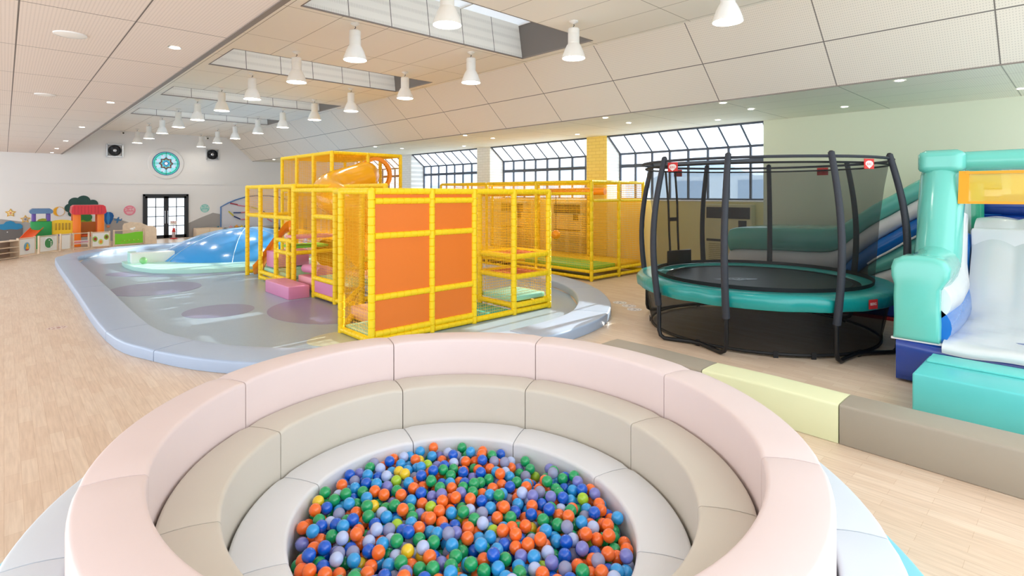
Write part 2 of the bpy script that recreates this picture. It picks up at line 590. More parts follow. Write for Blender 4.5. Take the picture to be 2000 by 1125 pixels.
# pale building across the street, seen through the lower panes
bd = thing('building', 'pale blue-grey building with a gabled roof outside the window wall', 'building', (26, 9, 0))
b = BM(); box(b, 24, 28, -2, 40, 0, 3.0); link('facade', b, mat('outside_facade', '#C6D6E8', rough=.8), bd, smooth=False)
b = BM()
for y_ in (2.0, 10.0, 18.0, 27.0): prism(b, [(y_, 3.0), (y_ + 5, 3.0), (y_ + 2.5, 4.1)], 24, 28, plane='YZ')
link('gable', b, mat('outside_gable', '#B4C8DE', rough=.8), bd, smooth=False)
b = BM()
for y_ in range(0, 38, 3): box(b, 23.95, 24.02, y_ + .4, y_ + 1.7, 1.9, 2.8)
link('window', b, mat('outside_window', '#93ABC8', rough=.3), bd, smooth=False)

# double door
b = BM()
DX0, DX1, DH = 4.86, 6.78, 2.17
yd = YF - .03
box(b, DX0, DX0 + .09, yd - .04, YF, 0, DH); box(b, DX1 - .09, DX1, yd - .04, YF, 0, DH); box(b, DX0, DX1, yd - .04, YF, DH - .1, DH)
dr = struct('door_1', b, M_dark)
M_frost = mat('frosted_glass', '#E6F2FA', rough=0.3, emit='#EAF5FF', es=0.75)  # daylight behind the door panes is put in as a glow
M_steel = mat('steel', '#C9CCD0', rough=0.25, metal=0.9)
for s in (0, 1):
    x0, x1 = (DX0 + .09, 5.815) if s == 0 else (5.825, DX1 - .09)
    l = BM()
    box(l, x0, x0 + .1, yd - .02, yd + .02, .01, DH - .1); box(l, x1 - .1, x1, yd - .02, yd + .02, .01, DH - .1)
    box(l, x0, x1, yd - .02, yd + .02, DH - .2, DH - .1); box(l, x0, x1, yd - .02, yd + .02, .01, .16)
    for z in (.61, 1.08, 1.54): box(l, x0, x1, yd - .015, yd + .015, z - .018, z + .018)
    xm = (x0 + x1) / 2; box(l, xm - .018, xm + .018, yd - .015, yd + .015, .1, DH - .15)
    lf = link('door_leaf', l, M_dark, parent=dr, smooth=False)
    g = BM(); box(g, x0 + .08, x1 - .08, yd + .003, yd + .009, .12, DH - .18); link('pane', g, M_frost, parent=lf, smooth=False)
    xh = x1 - .05 if s == 0 else x0 + .05
    h = BM(); cyl(h, (xh, yd - .07, .72), (xh, yd - .07, 1.35), .016)
    for z in (.8, 1.27): cyl(h, (xh, yd - .07, z), (xh, yd - .01, z), .012)
    link('door_handle', h, M_steel, parent=lf)

# round stained glass window over the door; daylight behind it painted as faint glow
cx, cz, rr_ = 5.82, 3.68, .57
b = BM(); lathe(b, [(rr_, 0), (rr_ + .03, -.05), (rr_ + .17, -.05), (rr_ + .2, -.02), (rr_ + .2, 0), (rr_, 0)], (cx, YF, cz), 48, 'Y', caps=False)
rw = struct('window_5', b, M_white, smooth=True)
def disc(r0, r1, y, col, nm, es=.18, n=48):
    m_ = mat('stained_' + nm, col, rough=.2, emit=col, es=es)
    q = BM()
    if r0 > 0: lathe(q, [(r0, 0), (r1, 0), (r1, -.006), (r0, -.006), (r0, 0)], (cx, y, cz), n, 'Y', caps=False)
    else: lathe(q, [(r1, 0), (r1, -.006)], (cx, y, cz), n, 'Y')
    return link('glass_' + nm, q, m_, parent=rw, smooth=False)
disc(0, rr_, YF - .004, '#8FE3EC', 'ground')
disc(.47, .53, YF - .011, '#1FB59A', 'green_ring')
disc(.545, rr_ + .012, YF - .011, '#1C5A86', 'blue_rim')
q = BM()
for k in range(8):
    a = pi / 8 + k * pi / 4
    t = BM(); lathe(t, [(.085, 0), (.085, -.006)], (cx + .36 * cos(a), YF - .011, cz + .36 * sin(a)), 16, 'Y'); merge(q, t)
link('glass_lilac_lobes', q, mat('stained_lilac', '#C9DDF4', rough=.2, emit='#C9DDF4', es=.2), parent=rw, smooth=False)
q = BM()
for k in range(8):
    a = pi / 8 + k * pi / 4
    t = BM(); lathe(t, [(.022, 0), (.022, -.006)], (cx + .445 * cos(a), YF - .02, cz + .445 * sin(a)), 8, 'Y'); merge(q, t)
link('glass_dark_studs', q, mat('stained_dark', '#14303A', rough=.3), parent=rw, smooth=False)
def star_ring(y, r_o, r_i, wd, n=8):
    q = BM(); po, pi_ = [], []
    N = n * 6
    for k in range(N):
        a = 2 * pi * k / N
        f = abs(((k / 6) % 1) - .5) * 2
        rad = r_i + (r_o - r_i) * f ** 1.5
        po.append(q.verts.new((cx + rad * cos(a), y, cz + rad * sin(a))))
        pi_.append(q.verts.new((cx + (rad - wd) * cos(a), y, cz + (rad - wd) * sin(a))))
    bridge(q, po, pi_)
    return q
link('glass_crimson_star', star_ring(YF - .019, .315, .24, .055), mat('stained_crimson', '#7A1F3D', rough=.2, emit='#7A1F3D', es=.08), parent=rw, smooth=False)
link('glass_olive_star', star_ring(YF - .018, .25, .185, .03), mat('stained_olive', '#6E9C62', rough=.2, emit='#6E9C62', es=.1), parent=rw, smooth=False)
disc(0, .16, YF - .013, '#3FB0DC', 'sky_centre')
disc(0, .095, YF - .02, '#283C78', 'navy_ring')
disc(0, .068, YF - .027, '#F2F6FA', 'white_eye', es=.3)
q = BM(); box(q, cx - .006, cx + .006, YF - .03, YF - .01, cz - rr_, cz + rr_); box(q, cx - rr_, cx + rr_, YF - .03, YF - .01, cz - .006, cz + .006)
link('lead_cross', q, M_dark, parent=rw, smooth=False)

# ------------------------------------------------------------------ pendant lamps
M_lw = mat('lamp_enamel', '#F1EFEA', rough=.35)
M_shade = mat('lamp_shade_diffuser', '#F4F2EE', rough=.3, var=0, emit='#FFF4E2', es=.02)
M_lit = mat('lamp_light', '#FFFFFF', emit='#FFF6E8', es=16.0)
def make_lamp(loc):
    t = thing('pendant_lamp', 'x', 'lamp', loc, 'white pendant lamps under the raised ceiling')
    x, y, z = loc    # mouth centre
    b = BM(); lathe(b, [(.075, .64), (.08, .625), (.04, .60), (.012, .585)], loc, 16); link('canopy', b, M_lw, t)
    b = BM(); tube(b, [(x, y, z + .59), (x + .012, y, z + .565), (x - .01, y, z + .54), (x, y, z + .52)], .007, 6); link('cord', b, M_dark, t)
    b = BM(); lathe(b, [(.03, .53), (.085, .515), (.098, .50), (.098, .42), (.094, .416), (.098, .412), (.098, .27), (.1, .25)], loc, 20); link('lamp_body', b, M_lw, t)
    b = BM(); lathe(b, [(.1, .25), (.118, .225), (.15, .16), (.178, .08), (.195, .03), (.2, 0), (.194, 0), (.188, .03), (.17, .08), (.142, .16), (.1, .235)], loc, 24, caps=False); link('lamp_shade', b, M_shade, t)
    b = BM(); lathe(b, [(.186, .022), (.186, .026)], loc, 24); link('light_disc', b, M_lit, t, smooth=False)
    return t
LA = [(4.43, y) for y in (3.35, 6.01, 8.68, 11.25, 14.0, 16.55, 19.15, 21.7, 24.35, 26.95, 29.7)]
LB = [(7.1, y) for y in (3.31, 6.01, 8.8, 11.35, 14.15, 16.6, 19.25, 21.8, 24.6, 27.2, 30.0)]
ordn = ['nearest', 'second', 'third', 'fourth', 'fifth', 'sixth', 'seventh', 'eighth', 'ninth', 'tenth', 'farthest']
proto = None
for row, nm in ((LA[1:], 'left'), (LB, 'right')):
    for i, (x, y) in enumerate(row):
        n_ = 'farthest' if i == len(row) - 1 else ordn[i]
        lab = 'white bell-shaped pendant lamp, %s from the front in the %s row of hanging lamps' % (n_, nm)
        if n_ in ('nearest', 'farthest'): lab = 'white bell-shaped pendant lamp, %s one in the %s row of hanging lamps' % (n_, nm)
        if proto is None:
            proto = make_lamp((x, y, 4.51)); proto['label'] = lab
        else: dup(proto, (x, y, 4.51), lab)

# recessed downlights
M_dl = mat('downlight_lens', '#FFFFFF', emit='#FFF6E8', es=14.0)
def make_dl(loc):
    t = thing('downlight', 'x', 'ceiling light', loc, 'small recessed ceiling downlights')
    b = BM(); lathe(b, [(.075, -.008), (.06, -.008), (.055, .0), (.075, 0)], loc, 20, caps=False); link('trim_ring', b, M_lw, t)
    b = BM(); lathe(b, [(.058, -.004), (.058, -.001)], loc, 20); link('lens', b, M_dl, t, smooth=False)
    return t
dls = [((1.49, y), 'low left ceiling, %s from the front' % n_) for y, n_ in ((7.48, 'first'), (12.84, 'second'), (18.1, 'third'), (23.2, 'fourth'), (27.4, 'fifth'), (30.25, 'sixth'))]
dls += [((10.1, y), 'row nearest the sloped ceiling on the right, %s from the front' % n_) for y, n_ in ((1.98, 'first'), (4.8, 'second'), (7.6, 'third'), (12.8, 'fourth'), (18.2, 'fifth'), (23.6, 'sixth'), (28.6, 'seventh'))]
dls += [((11.25, y), 'middle row of the right ceiling, %s from the front' % n_) for y, n_ in ((4.75, 'first'), (7.75, 'second'), (12.85, 'third'), (18.2, 'fourth'))]
dls += [((12.34, y), 'row along the windows, %s from the front' % n_) for y, n_ in ((0.74, 'first'), (3.34, 'second'), (5.99, 'third'), (10.3, 'fourth'), (15.7, 'fifth'))]
p2 = None
for (x, y), l_ in dls:
    l_ = 'small round recessed downlight, ' + l_
    if p2 is None: p2 = make_dl((x, y, ZL)); p2['label'] = l_
    else: dup(p2, (x, y, ZL), l_)
for (x, y), l_ in (((.53, 7.65), 'large flat round white ceiling speaker in the nearest low left panels'), ((.53, 12.6), 'large flat round white ceiling speaker farther back in the low left ceiling')):
    t = thing('ceiling_speaker', l_, 'speaker', (x, y, ZL), 'round ceiling speakers')
    b = BM(); lathe(b, [(.135, -.012), (.12, -.016), (0, -.016)], (x, y, ZL), 28); link('grille', b, M_lw, t)
    b = BM(); lathe(b, [(.15, 0), (.148, -.012), (.135, -.014)], (x, y, ZL), 28, caps=False); link('rim', b, M_white, t)

# ------------------------------------------------------------------ padded ball pit
PC = (1.985, 2.55)
def vinyl(name, col, rough=.42, bump=.05):
    return mat(name, col, rough=rough, bump=bump, bscale=9, var=.03, vscale=2)
M_pink = vinyl('vinyl_pink', '#E8D6D3')
M_beige = vinyl('vinyl_beige', '#D6CFC2')
M_ltgrey = vinyl('vinyl_light_grey', '#E4E6EA')
M_palebl = vinyl('vinyl_pale_blue', '#D5DEE6')
M_cyan = vinyl('vinyl_cyan', '#86CFE3')
def pr(r, a):      # the pit is very slightly oval
    return r + .05 * cos(2 * (a - R(92)))
def sector(name, r0, r1, a0, a1, z0, z1, m, n=16, rad=.024):
    b = BM(); st = []
    g = .004 / r1
    for i in range(n + 1):
        a = R(a0) + g + (R(a1 - a0) - 2 * g) * i / n
        st.append(((PC[0] + pr(r0, a) * cos(a), PC[1] + pr(r0, a) * sin(a)), (PC[0] + pr(r1, a) * cos(a), PC[1] + pr(r1, a) * sin(a))))
    sweep_pad(b, st, z0, z1, rad, .008)
    return link(name, b, m, smooth=True)
WHERE = {28: 'far side, facing the climbing frame', 73: 'far left, toward the blue padded border', 118: 'left side, second from the far end', 163: 'nearest on the left', 208: 'beneath the camera', 253: 'nearest on the right', 298: 'right side, beside the long foam beams', 343: 'far right below the trampoline'}
TIER = [('pink', 1.60, 1.87, .0, .9, M_pink, 'pale pink rim block of the ball pit, %s', 'pink rim blocks of the ball pit'),
        ('beige', 1.30, 1.585, .0, .6, M_beige, 'beige seat block of the ball pit, %s', 'beige seat blocks of the ball pit'),
        ('white', .99, 1.285, .0, .3, M_ltgrey, 'white inner step beside the balls, %s', 'white step blocks of the ball pit'),
        ('outer', 1.885, 2.15, .0, .6, M_palebl, 'pale blue outer step of the ball pit, %s', 'pale blue outer steps of the ball pit'),
        ('low', 2.165, 2.40, .0, .3, M_cyan, 'low cyan edge outside the ball pit, %s', 'cyan outer edge blocks of the ball pit')]
for nm, r0, r1, z0, z1, m_, lab, grp in TIER:
    for a0 in (28, 73, 118, 163, 253, 298, 343):
        if nm in ('outer', 'low') and a0 in (28, 73): continue
        o = sector('foam_block', r0, r1, a0, a0 + 45, z0, z1, m_)
        tag(o, lab % WHERE[a0], 'foam block', grp)
b = BM(); prism(b, [(PC[0] + .9 * cos(k * pi / 16), PC[1] + .93 * sin(k * pi / 16)) for k in range(32)], 0.0, .02)
o = link('pit_mat', b, M_ltgrey); tag(o, 'round white mat under the coloured balls in the pit', 'mat')

# balls: dropped one by one, each rolling to a low spot
BR = .037
rnd = random.Random(11)
cell = .078
grid = {}
balls = []
def top_at(x, y):
    z = .02 + BR
    gx, gy = int(x // cell), int(y // cell)
    for i in (-1, 0, 1):
        for j in (-1, 0, 1):
            for (bx, by, bz) in grid.get((gx + i, gy + j), ()):
                d2 = (x - bx) ** 2 + (y - by) ** 2
                if d2 < 4 * BR * BR:
                    h = bz + sqrt(4 * BR * BR - d2)
                    if h > z: z = h
    return z
def inside(x, y):
    a = atan2(y - PC[1], x - PC[0])
    return hypot(x - PC[0], y - PC[1]) < pr(.985, a) - BR - .004
fails = 0
while fails < 260 and len(balls) < 2600:
    while True:
        x, y = PC[0] + rnd.uniform(-1.05, 1.05), PC[1] + rnd.uniform(-1.05, 1.05)
        if inside(x, y): break
    z = top_at(x, y)
    st = .04
    for k in range(22):
        nx, ny = x + rnd.uniform(-st, st), y + rnd.uniform(-st, st)
        if not inside(nx, ny): continue
        nz = top_at(nx, ny)
        if nz < z: x, y, z = nx, ny, nz
        else: st *= .9
    if z > .262: fails += 1; continue
    balls.append((x, y, z))
    grid.setdefault((int(x // cell), int(y // cell)), []).append((x, y, z))
BALLC = [('orange', '#FF7426', .27), ('green', '#1AA865', .17), ('blue', '#0A60D6', .16), ('sky blue', '#2FA3EA', .18), ('periwinkle', '#B9CBF5', .075), ('violet', '#7D83CF', .045), ('clear lilac', '#B8BEE2', .05), ('yellow', '#F6D22B', .03), ('lime', '#A9D52E', .02)]
def ball_mat(nm, col):
    if nm == 'clear lilac':
        m = mat('ball_clear', col, rough=.12, spec=.6)
        nt = m.node_tree; bs = nt.nodes['Principled BSDF']
        t = nt.nodes.new('ShaderNodeBsdfTransparent'); t.inputs[0].default_value = srgb('#D9DDF2')
        mx = nt.nodes.new('ShaderNodeMixShader'); mx.inputs[0].default_value = .62
        nt.links.new(t.outputs[0], mx.inputs[1]); nt.links.new(bs.outputs[0], mx.inputs[2])
        nt.links.new(mx.outputs[0], nt.nodes['Material Output'].inputs[0])
        return m
    return mat('ball_' + nm.replace(' ', '_'), col, rough=.25, spec=.5, coat=.6)
fwd = (sin(YAW), cos(YAW)); rgt = (cos(YAW), -sin(YAW))
def seen(p):
    d = p[0] * fwd[0] + p[1] * fwd[1]
    return d > .3 and 378 + 1055 * (CAM_H - p[2]) / d < 1135
# uncovered balls: nothing much above them
def cover(p):
    n = 0
    gx, gy = int(p[0] // cell), int(p[1] // cell)
    for i in (-1, 0, 1):
        for j in (-1, 0, 1):
            for q in grid.get((gx + i, gy + j), ()):
                if q[2] > p[2] + .022 and hypot(q[0] - p[0], q[1] - p[1]) < .055: n += 1
    return n
topb = [p for p in balls if p[2] > .15 and cover(p) == 0 and seen(p)]
topb.sort(key=lambda p: (p[0] ** 2 + p[1] ** 2))
single = set(topb[:300])
kinds = []
for nm, col, wt in BALLC:
    t = BM(); bmesh.ops.create_uvsphere(t, u_segments=20, v_segments=12, radius=BR)
    me = bpy.data.meshes.new('play_ball'); t.to_mesh(me); t.free(); me.shade_smooth(); me.materials.append(ball_mat(nm, col))
    kinds.append((nm, me))
wts = [c[2] for c in BALLC]
rest = BM()
t0 = BM(); bmesh.ops.create_uvsphere(t0, u_segments=16, v_segments=9, radius=BR)
sv = [v.co.copy() for v in t0.verts]; sf = [[v.index for v in f.verts] for f in t0.faces]; t0.free()
verts, faces, mids = [], [], []
for p in balls:
    k = rnd.choices(range(len(kinds)), wts)[0]
    if p in single:
        o = bpy.data.objects.new('play_ball', kinds[k][1])
        C.objects.link(o); o.location = p
        tag(o, '%s plastic ball in the round ball pit' % kinds[k][0], 'ball', '%s plastic balls in the ball pit' % kinds[k][0])
    elif p[2] > .09:
        n0 = len(verts)
        verts += [v + V(p) for v in sv]
        faces += [[n0 + i for i in f] for f in sf]
        mids += [k] * len(sf)
me = bpy.data.meshes.new('play_balls')
me.from_pydata([v - V((PC[0], PC[1], .02)) for v in verts], [], faces)
for nm, kme in kinds: me.materials.append(kme.materials[0])
for pl, k in zip(me.polygons, mids): pl.material_index = k
me.shade_smooth()
o = bpy.data.objects.new('play_balls', me); C.objects.link(o); o.location = (PC[0], PC[1], .02)
tag(o, 'mass of mixed orange, green and blue plastic balls filling the back and bottom of the pit', 'balls', kind='stuff')

# ------------------------------------------------------------------ padded border of the play area
M_bench = vinyl('vinyl_blue_grey', '#ADBFD8', rough=.35)
def smooth_pairs(i0, i1, n=5):
    """Catmull-Rom through the inner and outer outline points i0..i1"""
    N = len(IN); res = []
    def cr(P, i, t):
        p0, p1, p2, p3 = [V(P[(i + k) % N]) for k in (-1, 0, 1, 2)]
        q = .5 * (2 * p1 + (p2 - p0) * t + (2 * p0 - 5 * p1 + 4 * p2 - p3) * t * t + (3 * p1 - p0 - 3 * p2 + p3) * t ** 3)
        return (q.x, q.y)
    for i in range(i0, i1):
        for k in range(n): res.append((cr(IN, i, k / n), cr(OUT, i, k / n)))
    res.append((IN[i1 % N], OUT[i1 % N]))
    return res
BW = [(22, 23, 'far left corner, in the sunlight'), (1, 2, 'left side, straight run nearest the corner'), (0, 1, 'left side, long straight run'), (2, 3, 'near left corner'), (3, 5, 'curving behind the ball pit rim on the left'), (5, 7, 'hidden middle of the near side'), (7, 9, 'near side, right of centre'), (9, 11, 'right-hand curve nearest the trampoline'), (11, 13, 'right-hand curve beside the rear play cage'), (13, 15, 'right side behind the climbing frame'), (15, 17, 'far right corner'), (17, 19, 'far side near the climbing dome'), (19, 21, 'far side in front of the glass doors'), (21, 22, 'far left, behind the toddler fence')]
for i0, i1, wh in BW:
    st = smooth_pairs(i0, i1)
    # small gap at the seam
    st[0] = tuple(tuple(a + (c - a) * .012 / max(.01, hypot(st[1][0][0] - st[0][0][0], st[1][0][1] - st[0][0][1])) for a, c in zip(st[0][k], st[1][k])) for k in (0, 1))
    b = BM(); sweep_pad(b, st, 0.0, .16, .03, .004)
    o = link('padded_border', b, M_bench); tag(o, 'blue-grey padded border block, ' + wh, 'foam bench', 'blue-grey padded border blocks')

# long foam beams between the pit and the trampoline
for (y0, y1, m_, lab) in ((-1.4, 1.485, vinyl('vinyl_taupe', '#A79C8C'), 'long taupe foam beam in front of the turquoise step, nearest of three beams'),
                      (1.495, 2.77, vinyl('vinyl_cream', '#EFF0C4'), 'pale cream-yellow padded foam beam between the two taupe ones'),
                      (2.78, 4.10, vinyl('vinyl_taupe', '#A79C8C'), 'taupe padded foam beam at the foot of the trampoline, farthest of the three beams')):
    b = BM()
    x0 = 5.33 + .02 * max(0, y0) / 4
    sweep_pad(b, [((x0, y0), (x0 + .37, y0)), ((x0, (y0 + y1) / 2), (x0 + .37, (y0 + y1) / 2)), ((x0 + .01, y1), (x0 + .38, y1))], 0, .355, .022, .004)
    o = link('foam_beam', b, m_); tag(o, lab, 'foam beam', 'foam beams beside the ball pit')

# turquoise padded step in front of the inflatable
M_turqs = vinyl('vinyl_turquoise', '#62CFCE', rough=.3)
t = thing('padded_step', 'bright turquoise padded step box in front of the inflatable slide', 'foam step', (7.0, 0.3, 0))
b = BM(); box(b, 6.64, 7.5, -1.2, 1.2, 0, .40, .02, 3); link('body', b, M_turqs, t)
b = BM(); box(b, 7.18, 7.52, -1.2, 1.17, .40, .425, .008); link('lid_flap', b, vinyl('vinyl_turq_light', '#6FD8D2'), t)

# ------------------------------------------------------------------ trampoline
TC = V((9.0, 3.7, 0))
def tp(r, deg, z): return (TC.x + r * cos(R(deg)), TC.y + r * sin(R(deg)), z)
M_blk = mat('black_powder_coat', '#1B1C1F', rough=.35, metal=.3)
M_slv = mat('black_foam_sleeve', '#2B2F38', rough=.6, bump=.25, bscale=45)
M_pad = mat('trampoline_pad', '#14938F', rough=.28, bump=.5, bscale=7, coat=.3)
M_jump = mat('jump_mat', '#20262E', rough=.38)
M_netb = mesh_film('black_net', '#0B0C0E', .42, .6)
M_netd = mesh_film('black_skirt_net', '#0C0C0D', .62, .6)
M_strap = mat('black_webbing', '#111216', rough=.6)
M_red = mat('red_patch', '#D8302C', rough=.5)
M_ink = mat('white_print', '#F3EFEC', rough=.5)
tr = thing('trampoline', 'round trampoline with turquoise spring pad and tall black safety net', 'trampoline', TC)
b = BM(); tube(b, [tp(1.78, a, .74) for a in range(0, 360, 6)], .032, 8, closed=True); link('frame_ring', b, M_blk, tr)
b = BM(); prof = []
N = 96
rs = []
for i in range(N):
    a = 360 * i / N
    w_ = .012 * sin(a * .31) + .01 * sin(R(a * 24))
    pr_ = [(1.42, .80), (1.44, .835), (1.62, .865), (1.82, .868), (1.895 + w_ * .5, .845), (1.915 + w_, .80), (1.90 + w_, .67), (1.885 + w_, .66), (1.89 + w_, .79), (1.80, .83), (1.45, .80)]
    rs.append([b.verts.new(tp(r_, a, z_)) for r_, z_ in pr_])
for i in range(N): bridge(b, rs[i], rs[(i + 1) % N])
pad = link('spring_pad', b, M_pad, tr, ang=60)
for a in (248.0,):
    n = V((cos(R(a)), sin(R(a)), 0)); x_ = V((-n.y, n.x, 0))
    b = BM(); c_ = V(tp(1.932, a, .755))
    quad(b, c_ - x_ * .085 - V((0, 0, .065)), c_ + x_ * .085 - V((0, 0, .065)), c_ + x_ * .085 + V((0, 0, .06)), c_ - x_ * .085 + V((0, 0, .06)))
    link('red_badge', b, M_red, pad, smooth=False, label='red square badge on the pad')
    Mx = Matrix(((x_.x, 0, n.x, c_.x + n.x * .003), (x_.y, 0, n.y, c_.y + n.y * .003), (0, 1, 0, c_.z), (0, 0, 0, 1)))
    text_mesh('badge_lettering', 'BERG', .05, Mx, M_ink, pad, .0005)
b = BM(); lathe(b, [(1.46, -.012), (1.46, 0)], tuple(TC + V((0, 0, .825))), 72); jm = link('jump_mat', b, M_jump, tr)
b = BM(); lathe(b, [(1.46, 0), (1.33, .004), (1.33, .0)], tuple(TC + V((0, 0, .828))), 72, caps=False); link('mat_hem', b, M_strap, jm)
b = BM()
lc = V((8.55, 3.85, .829))
rx, ry = V((rgt[0], rgt[1], 0)), V((fwd[0], fwd[1], 0))
pts = [(-.36, .0), (-.2, .035), (-.13, .11), (.13, .11), (.22, .06), (.36, .03), (.3, -.05), (.12, -.08), (0, -.14), (-.12, -.08), (-.28, -.05)]
bq = BM(); prism(bq, pts, 0, .0015); merge(b, bq, Matrix(((rx.x, ry.x, 0, lc.x), (rx.y, ry.y, 0, lc.y), (0, 0, 1, lc.z), (0, 0, 0, 1))))
link('mat_emblem', b, mat('grey_print', '#A7B4C4', rough=.5), jm, smooth=False, label='pale shield-shaped emblem')
text_mesh('emblem_lettering', 'BERG', .15, Matrix(((rx.x, ry.x, 0, lc.x), (rx.y, ry.y, 0, lc.y + .01), (0, 0, 1, lc.z + .002), (0, 0, 0, 1))), M_jump, jm, .0006)
POLES = [158, 191, 231, 268, 332, 16, 52, 98]
for a in POLES:
    b = BM()
    pr_ = [(1.94 + .12 * sin(pi * k / 18) - .11 * (k / 18) ** 2, .52 + 2.22 * k / 18) for k in range(19)]
    tube(b, [tp(r_, a, z_) for r_, z_ in pr_], [.05 - .009 * k / 18 for k in range(19)], 12)
    po = link('enclosure_pole', b, M_slv, tr)
    b = BM(); ball(b, tp(1.83, a, 2.745), .032, 10, 6, (1, 1, .6)); link('pole_cap', b, M_blk, po)
for a, c in ((158, 191), (231, 268), (332, 376), (52, 98)):
    b = BM(); m_ = (a + c) / 2
    pts = [tp(1.93, a, .7), tp(1.93, a, .14), tp(1.925, a + .8, .07), tp(1.90, a + 2.5, .035), tp(1.82, a + 6, .032), tp(1.72, m_ - 3, .045), tp(1.72, m_ + 3, .045), tp(1.82, c - 6, .032), tp(1.90, c - 2.5, .035), tp(1.925, c - .8, .07), tp(1.93, c, .14), tp(1.93, c, .7)]
    tube(b, pts, .03, 10); link('leg', b, M_blk, tr)
b = BM(); pts = []
for i, a in enumerate(sorted(p % 360 for p in POLES)):
    pts.append(tp(1.83, a, 2.70))
# rods run pole to pole, slightly bowed outwards
ps = sorted(p % 360 for p in POLES); path = []
for i, a in enumerate(ps):
    c = ps[(i + 1) % 8] + (360 if i == 7 else 0)
    for k in range(5): path.append(tp(1.83, a + (c - a) * k / 5, 2.69))
tube(b, path, .02, 8, closed=True); link('top_ring', b, M_slv, tr)
b = BM(); ra, rb2, nn = [], [], 72
rows = [(1.60, .88), (1.63, 1.3), (1.66, 1.8), (1.72, 2.3), (1.77, 2.60)]
rr2 = [[b.verts.new(tp(r_, 360 * i / nn, z_)) for i in range(nn)] for r_, z_ in rows]
for p_, q_ in zip(rr2, rr2[1:]): bridge(b, p_, q_)
ns = link('safety_net', b, M_netb, tr)
b = BM(); tube(b, [tp(1.775, a, 2.615) for a in range(0, 360, 6)], .016, 6, closed=True); link('net_hem', b, M_strap, ns)
b = BM(); lathe(b, [(1.60, 0), (1.61, .055), (1.6, .055), (1.59, 0), (1.6, 0)], tuple(TC + V((0, 0, .865))), 72, caps=False); link('net_foot_strap', b, M_strap, ns)
# entrance: two zip straps, a buckle and folded flap
for a in (88, 79):
    b = BM(); tube(b, [tp(1.61, a, .9), tp(1.645, a, 1.5), tp(1.68, a - 1, 2.0), tp(1.76, a - 2, 2.6)], .022, 6); link('zip_strap', b, M_strap, ns)
b = BM(); obox(b, tp(1.65, 84, 0)[:2], (-sin(R(84)), cos(R(84))), (cos(R(84)), sin(R(84))), .12, .02, 1.68, 1.75, .01); link('buckle_strap', b, M_strap, ns)
b = BM(); obox(b, tp(1.56, 81, 0)[:2], (-sin(R(81)), cos(R(81))), (cos(R(81)), sin(R(81))), .32, .03, .88, 1.14, .015); link('shoe_pocket', b, M_strap, ns, label='black storage pocket at the net entrance')
for a in (163, 251, 346, 73):
    n = V((cos(R(a)), sin(R(a)), 0)); x_ = V((-n.y, n.x, 0)); c_ = V(tp(1.81, a, 2.59))
    b = BM(); obox(b, (c_.x, c_.y), (x_.x, x_.y), (n.x, n.y), .1, .004, 2.53, 2.665)
    f = link('hanging_label', b, M_red, tr, smooth=False, label='red hanging badge with white emblem')
    b = BM(); bq = BM(); prism(bq, [(-.08, .0), (-.07, .03), (-.03, .048), (.03, .048), (.07, .03), (.08, 0), (.05, -.025), (.0, -.055), (-.05, -.025)], 0, .001)
    merge(b, bq, Matrix(((x_.x, 0, n.x, c_.x + n.x * .005), (x_.y, 0, n.y, c_.y + n.y * .005), (0, 1, 0, c_.z), (0, 0, 0, 1))))
    link('shield_emblem', b, M_ink, f, smooth=False)
    text_mesh('emblem_lettering', 'BERG', .05, Matrix(((x_.x, 0, n.x, c_.x + n.x * .007), (x_.y, 0, n.y, c_.y + n.y * .007), (0, 1, 0, c_.z), (0, 0, 0, 1))), M_red, f, .0004)
b = BM()
q0 = [b.verts.new(tp(1.80, 360 * i / nn, .70)) for i in range(nn)]
q1 = [b.verts.new(tp(1.74 - (.04 if i % 2 else 0), 360 * i / nn, .35)) for i in range(nn)]
q2 = [b.verts.new(tp(1.68, 360 * i / nn, .06)) for i in range(nn)]
bridge(b, q0, q1); bridge(b, q1, q2); sk = link('skirt_net', b, M_netd, tr)
b = BM(); tube(b, [tp(1.68, a, .045) for a in range(0, 360, 6)], .022, 6, closed=True); link('skirt_hem', b, M_strap, sk)
for a in (175, 210, 226, 250, 290, 330, 10, 60, 120):
    b = BM(); n = V((cos(R(a)), sin(R(a)), 0)); obox(b, tp(1.705, a, 0)[:2], (-n.y, n.x), (n.x, n.y), .03, .006, .0, .09); link('skirt_tab', b, M_strap, sk, smooth=False)

# ------------------------------------------------------------------ inflatable slide
M_it = mat('inflatable_turquoise', '#6CC9BA', rough=.22, coat=.5, bump=.35, bscale=3.2)
M_iw = mat('inflatable_white', '#ECECEE', rough=.25, coat=.4, bump=.35, bscale=3.2)
M_ib = mat('inflatable_blue', '#0E74D0', rough=.22, coat=.5, bump=.3, bscale=3.2)
M_in = mat('inflatable_navy', '#083C9A', rough=.24, coat=.5, bump=.4, bscale=2.5)
M_sheet = mat('slide_sheet', '#D9DCDD', rough=.16, coat=.6, bump=.5, bscale=2.6)
M_or = mat('orange_webbing', '#F5A21B', rough=.5)
M_ynet = mesh_film('yellow_mesh', '#F0C21E', .72, .5)
M_ired = mat('inflatable_red_strip', '#B2202C', rough=.4)
inf = thing('inflatable_slide', 'large turquoise, white and blue inflatable slide with navy base beside the trampoline', 'inflatable slide', (9.6, 0.2, 0))
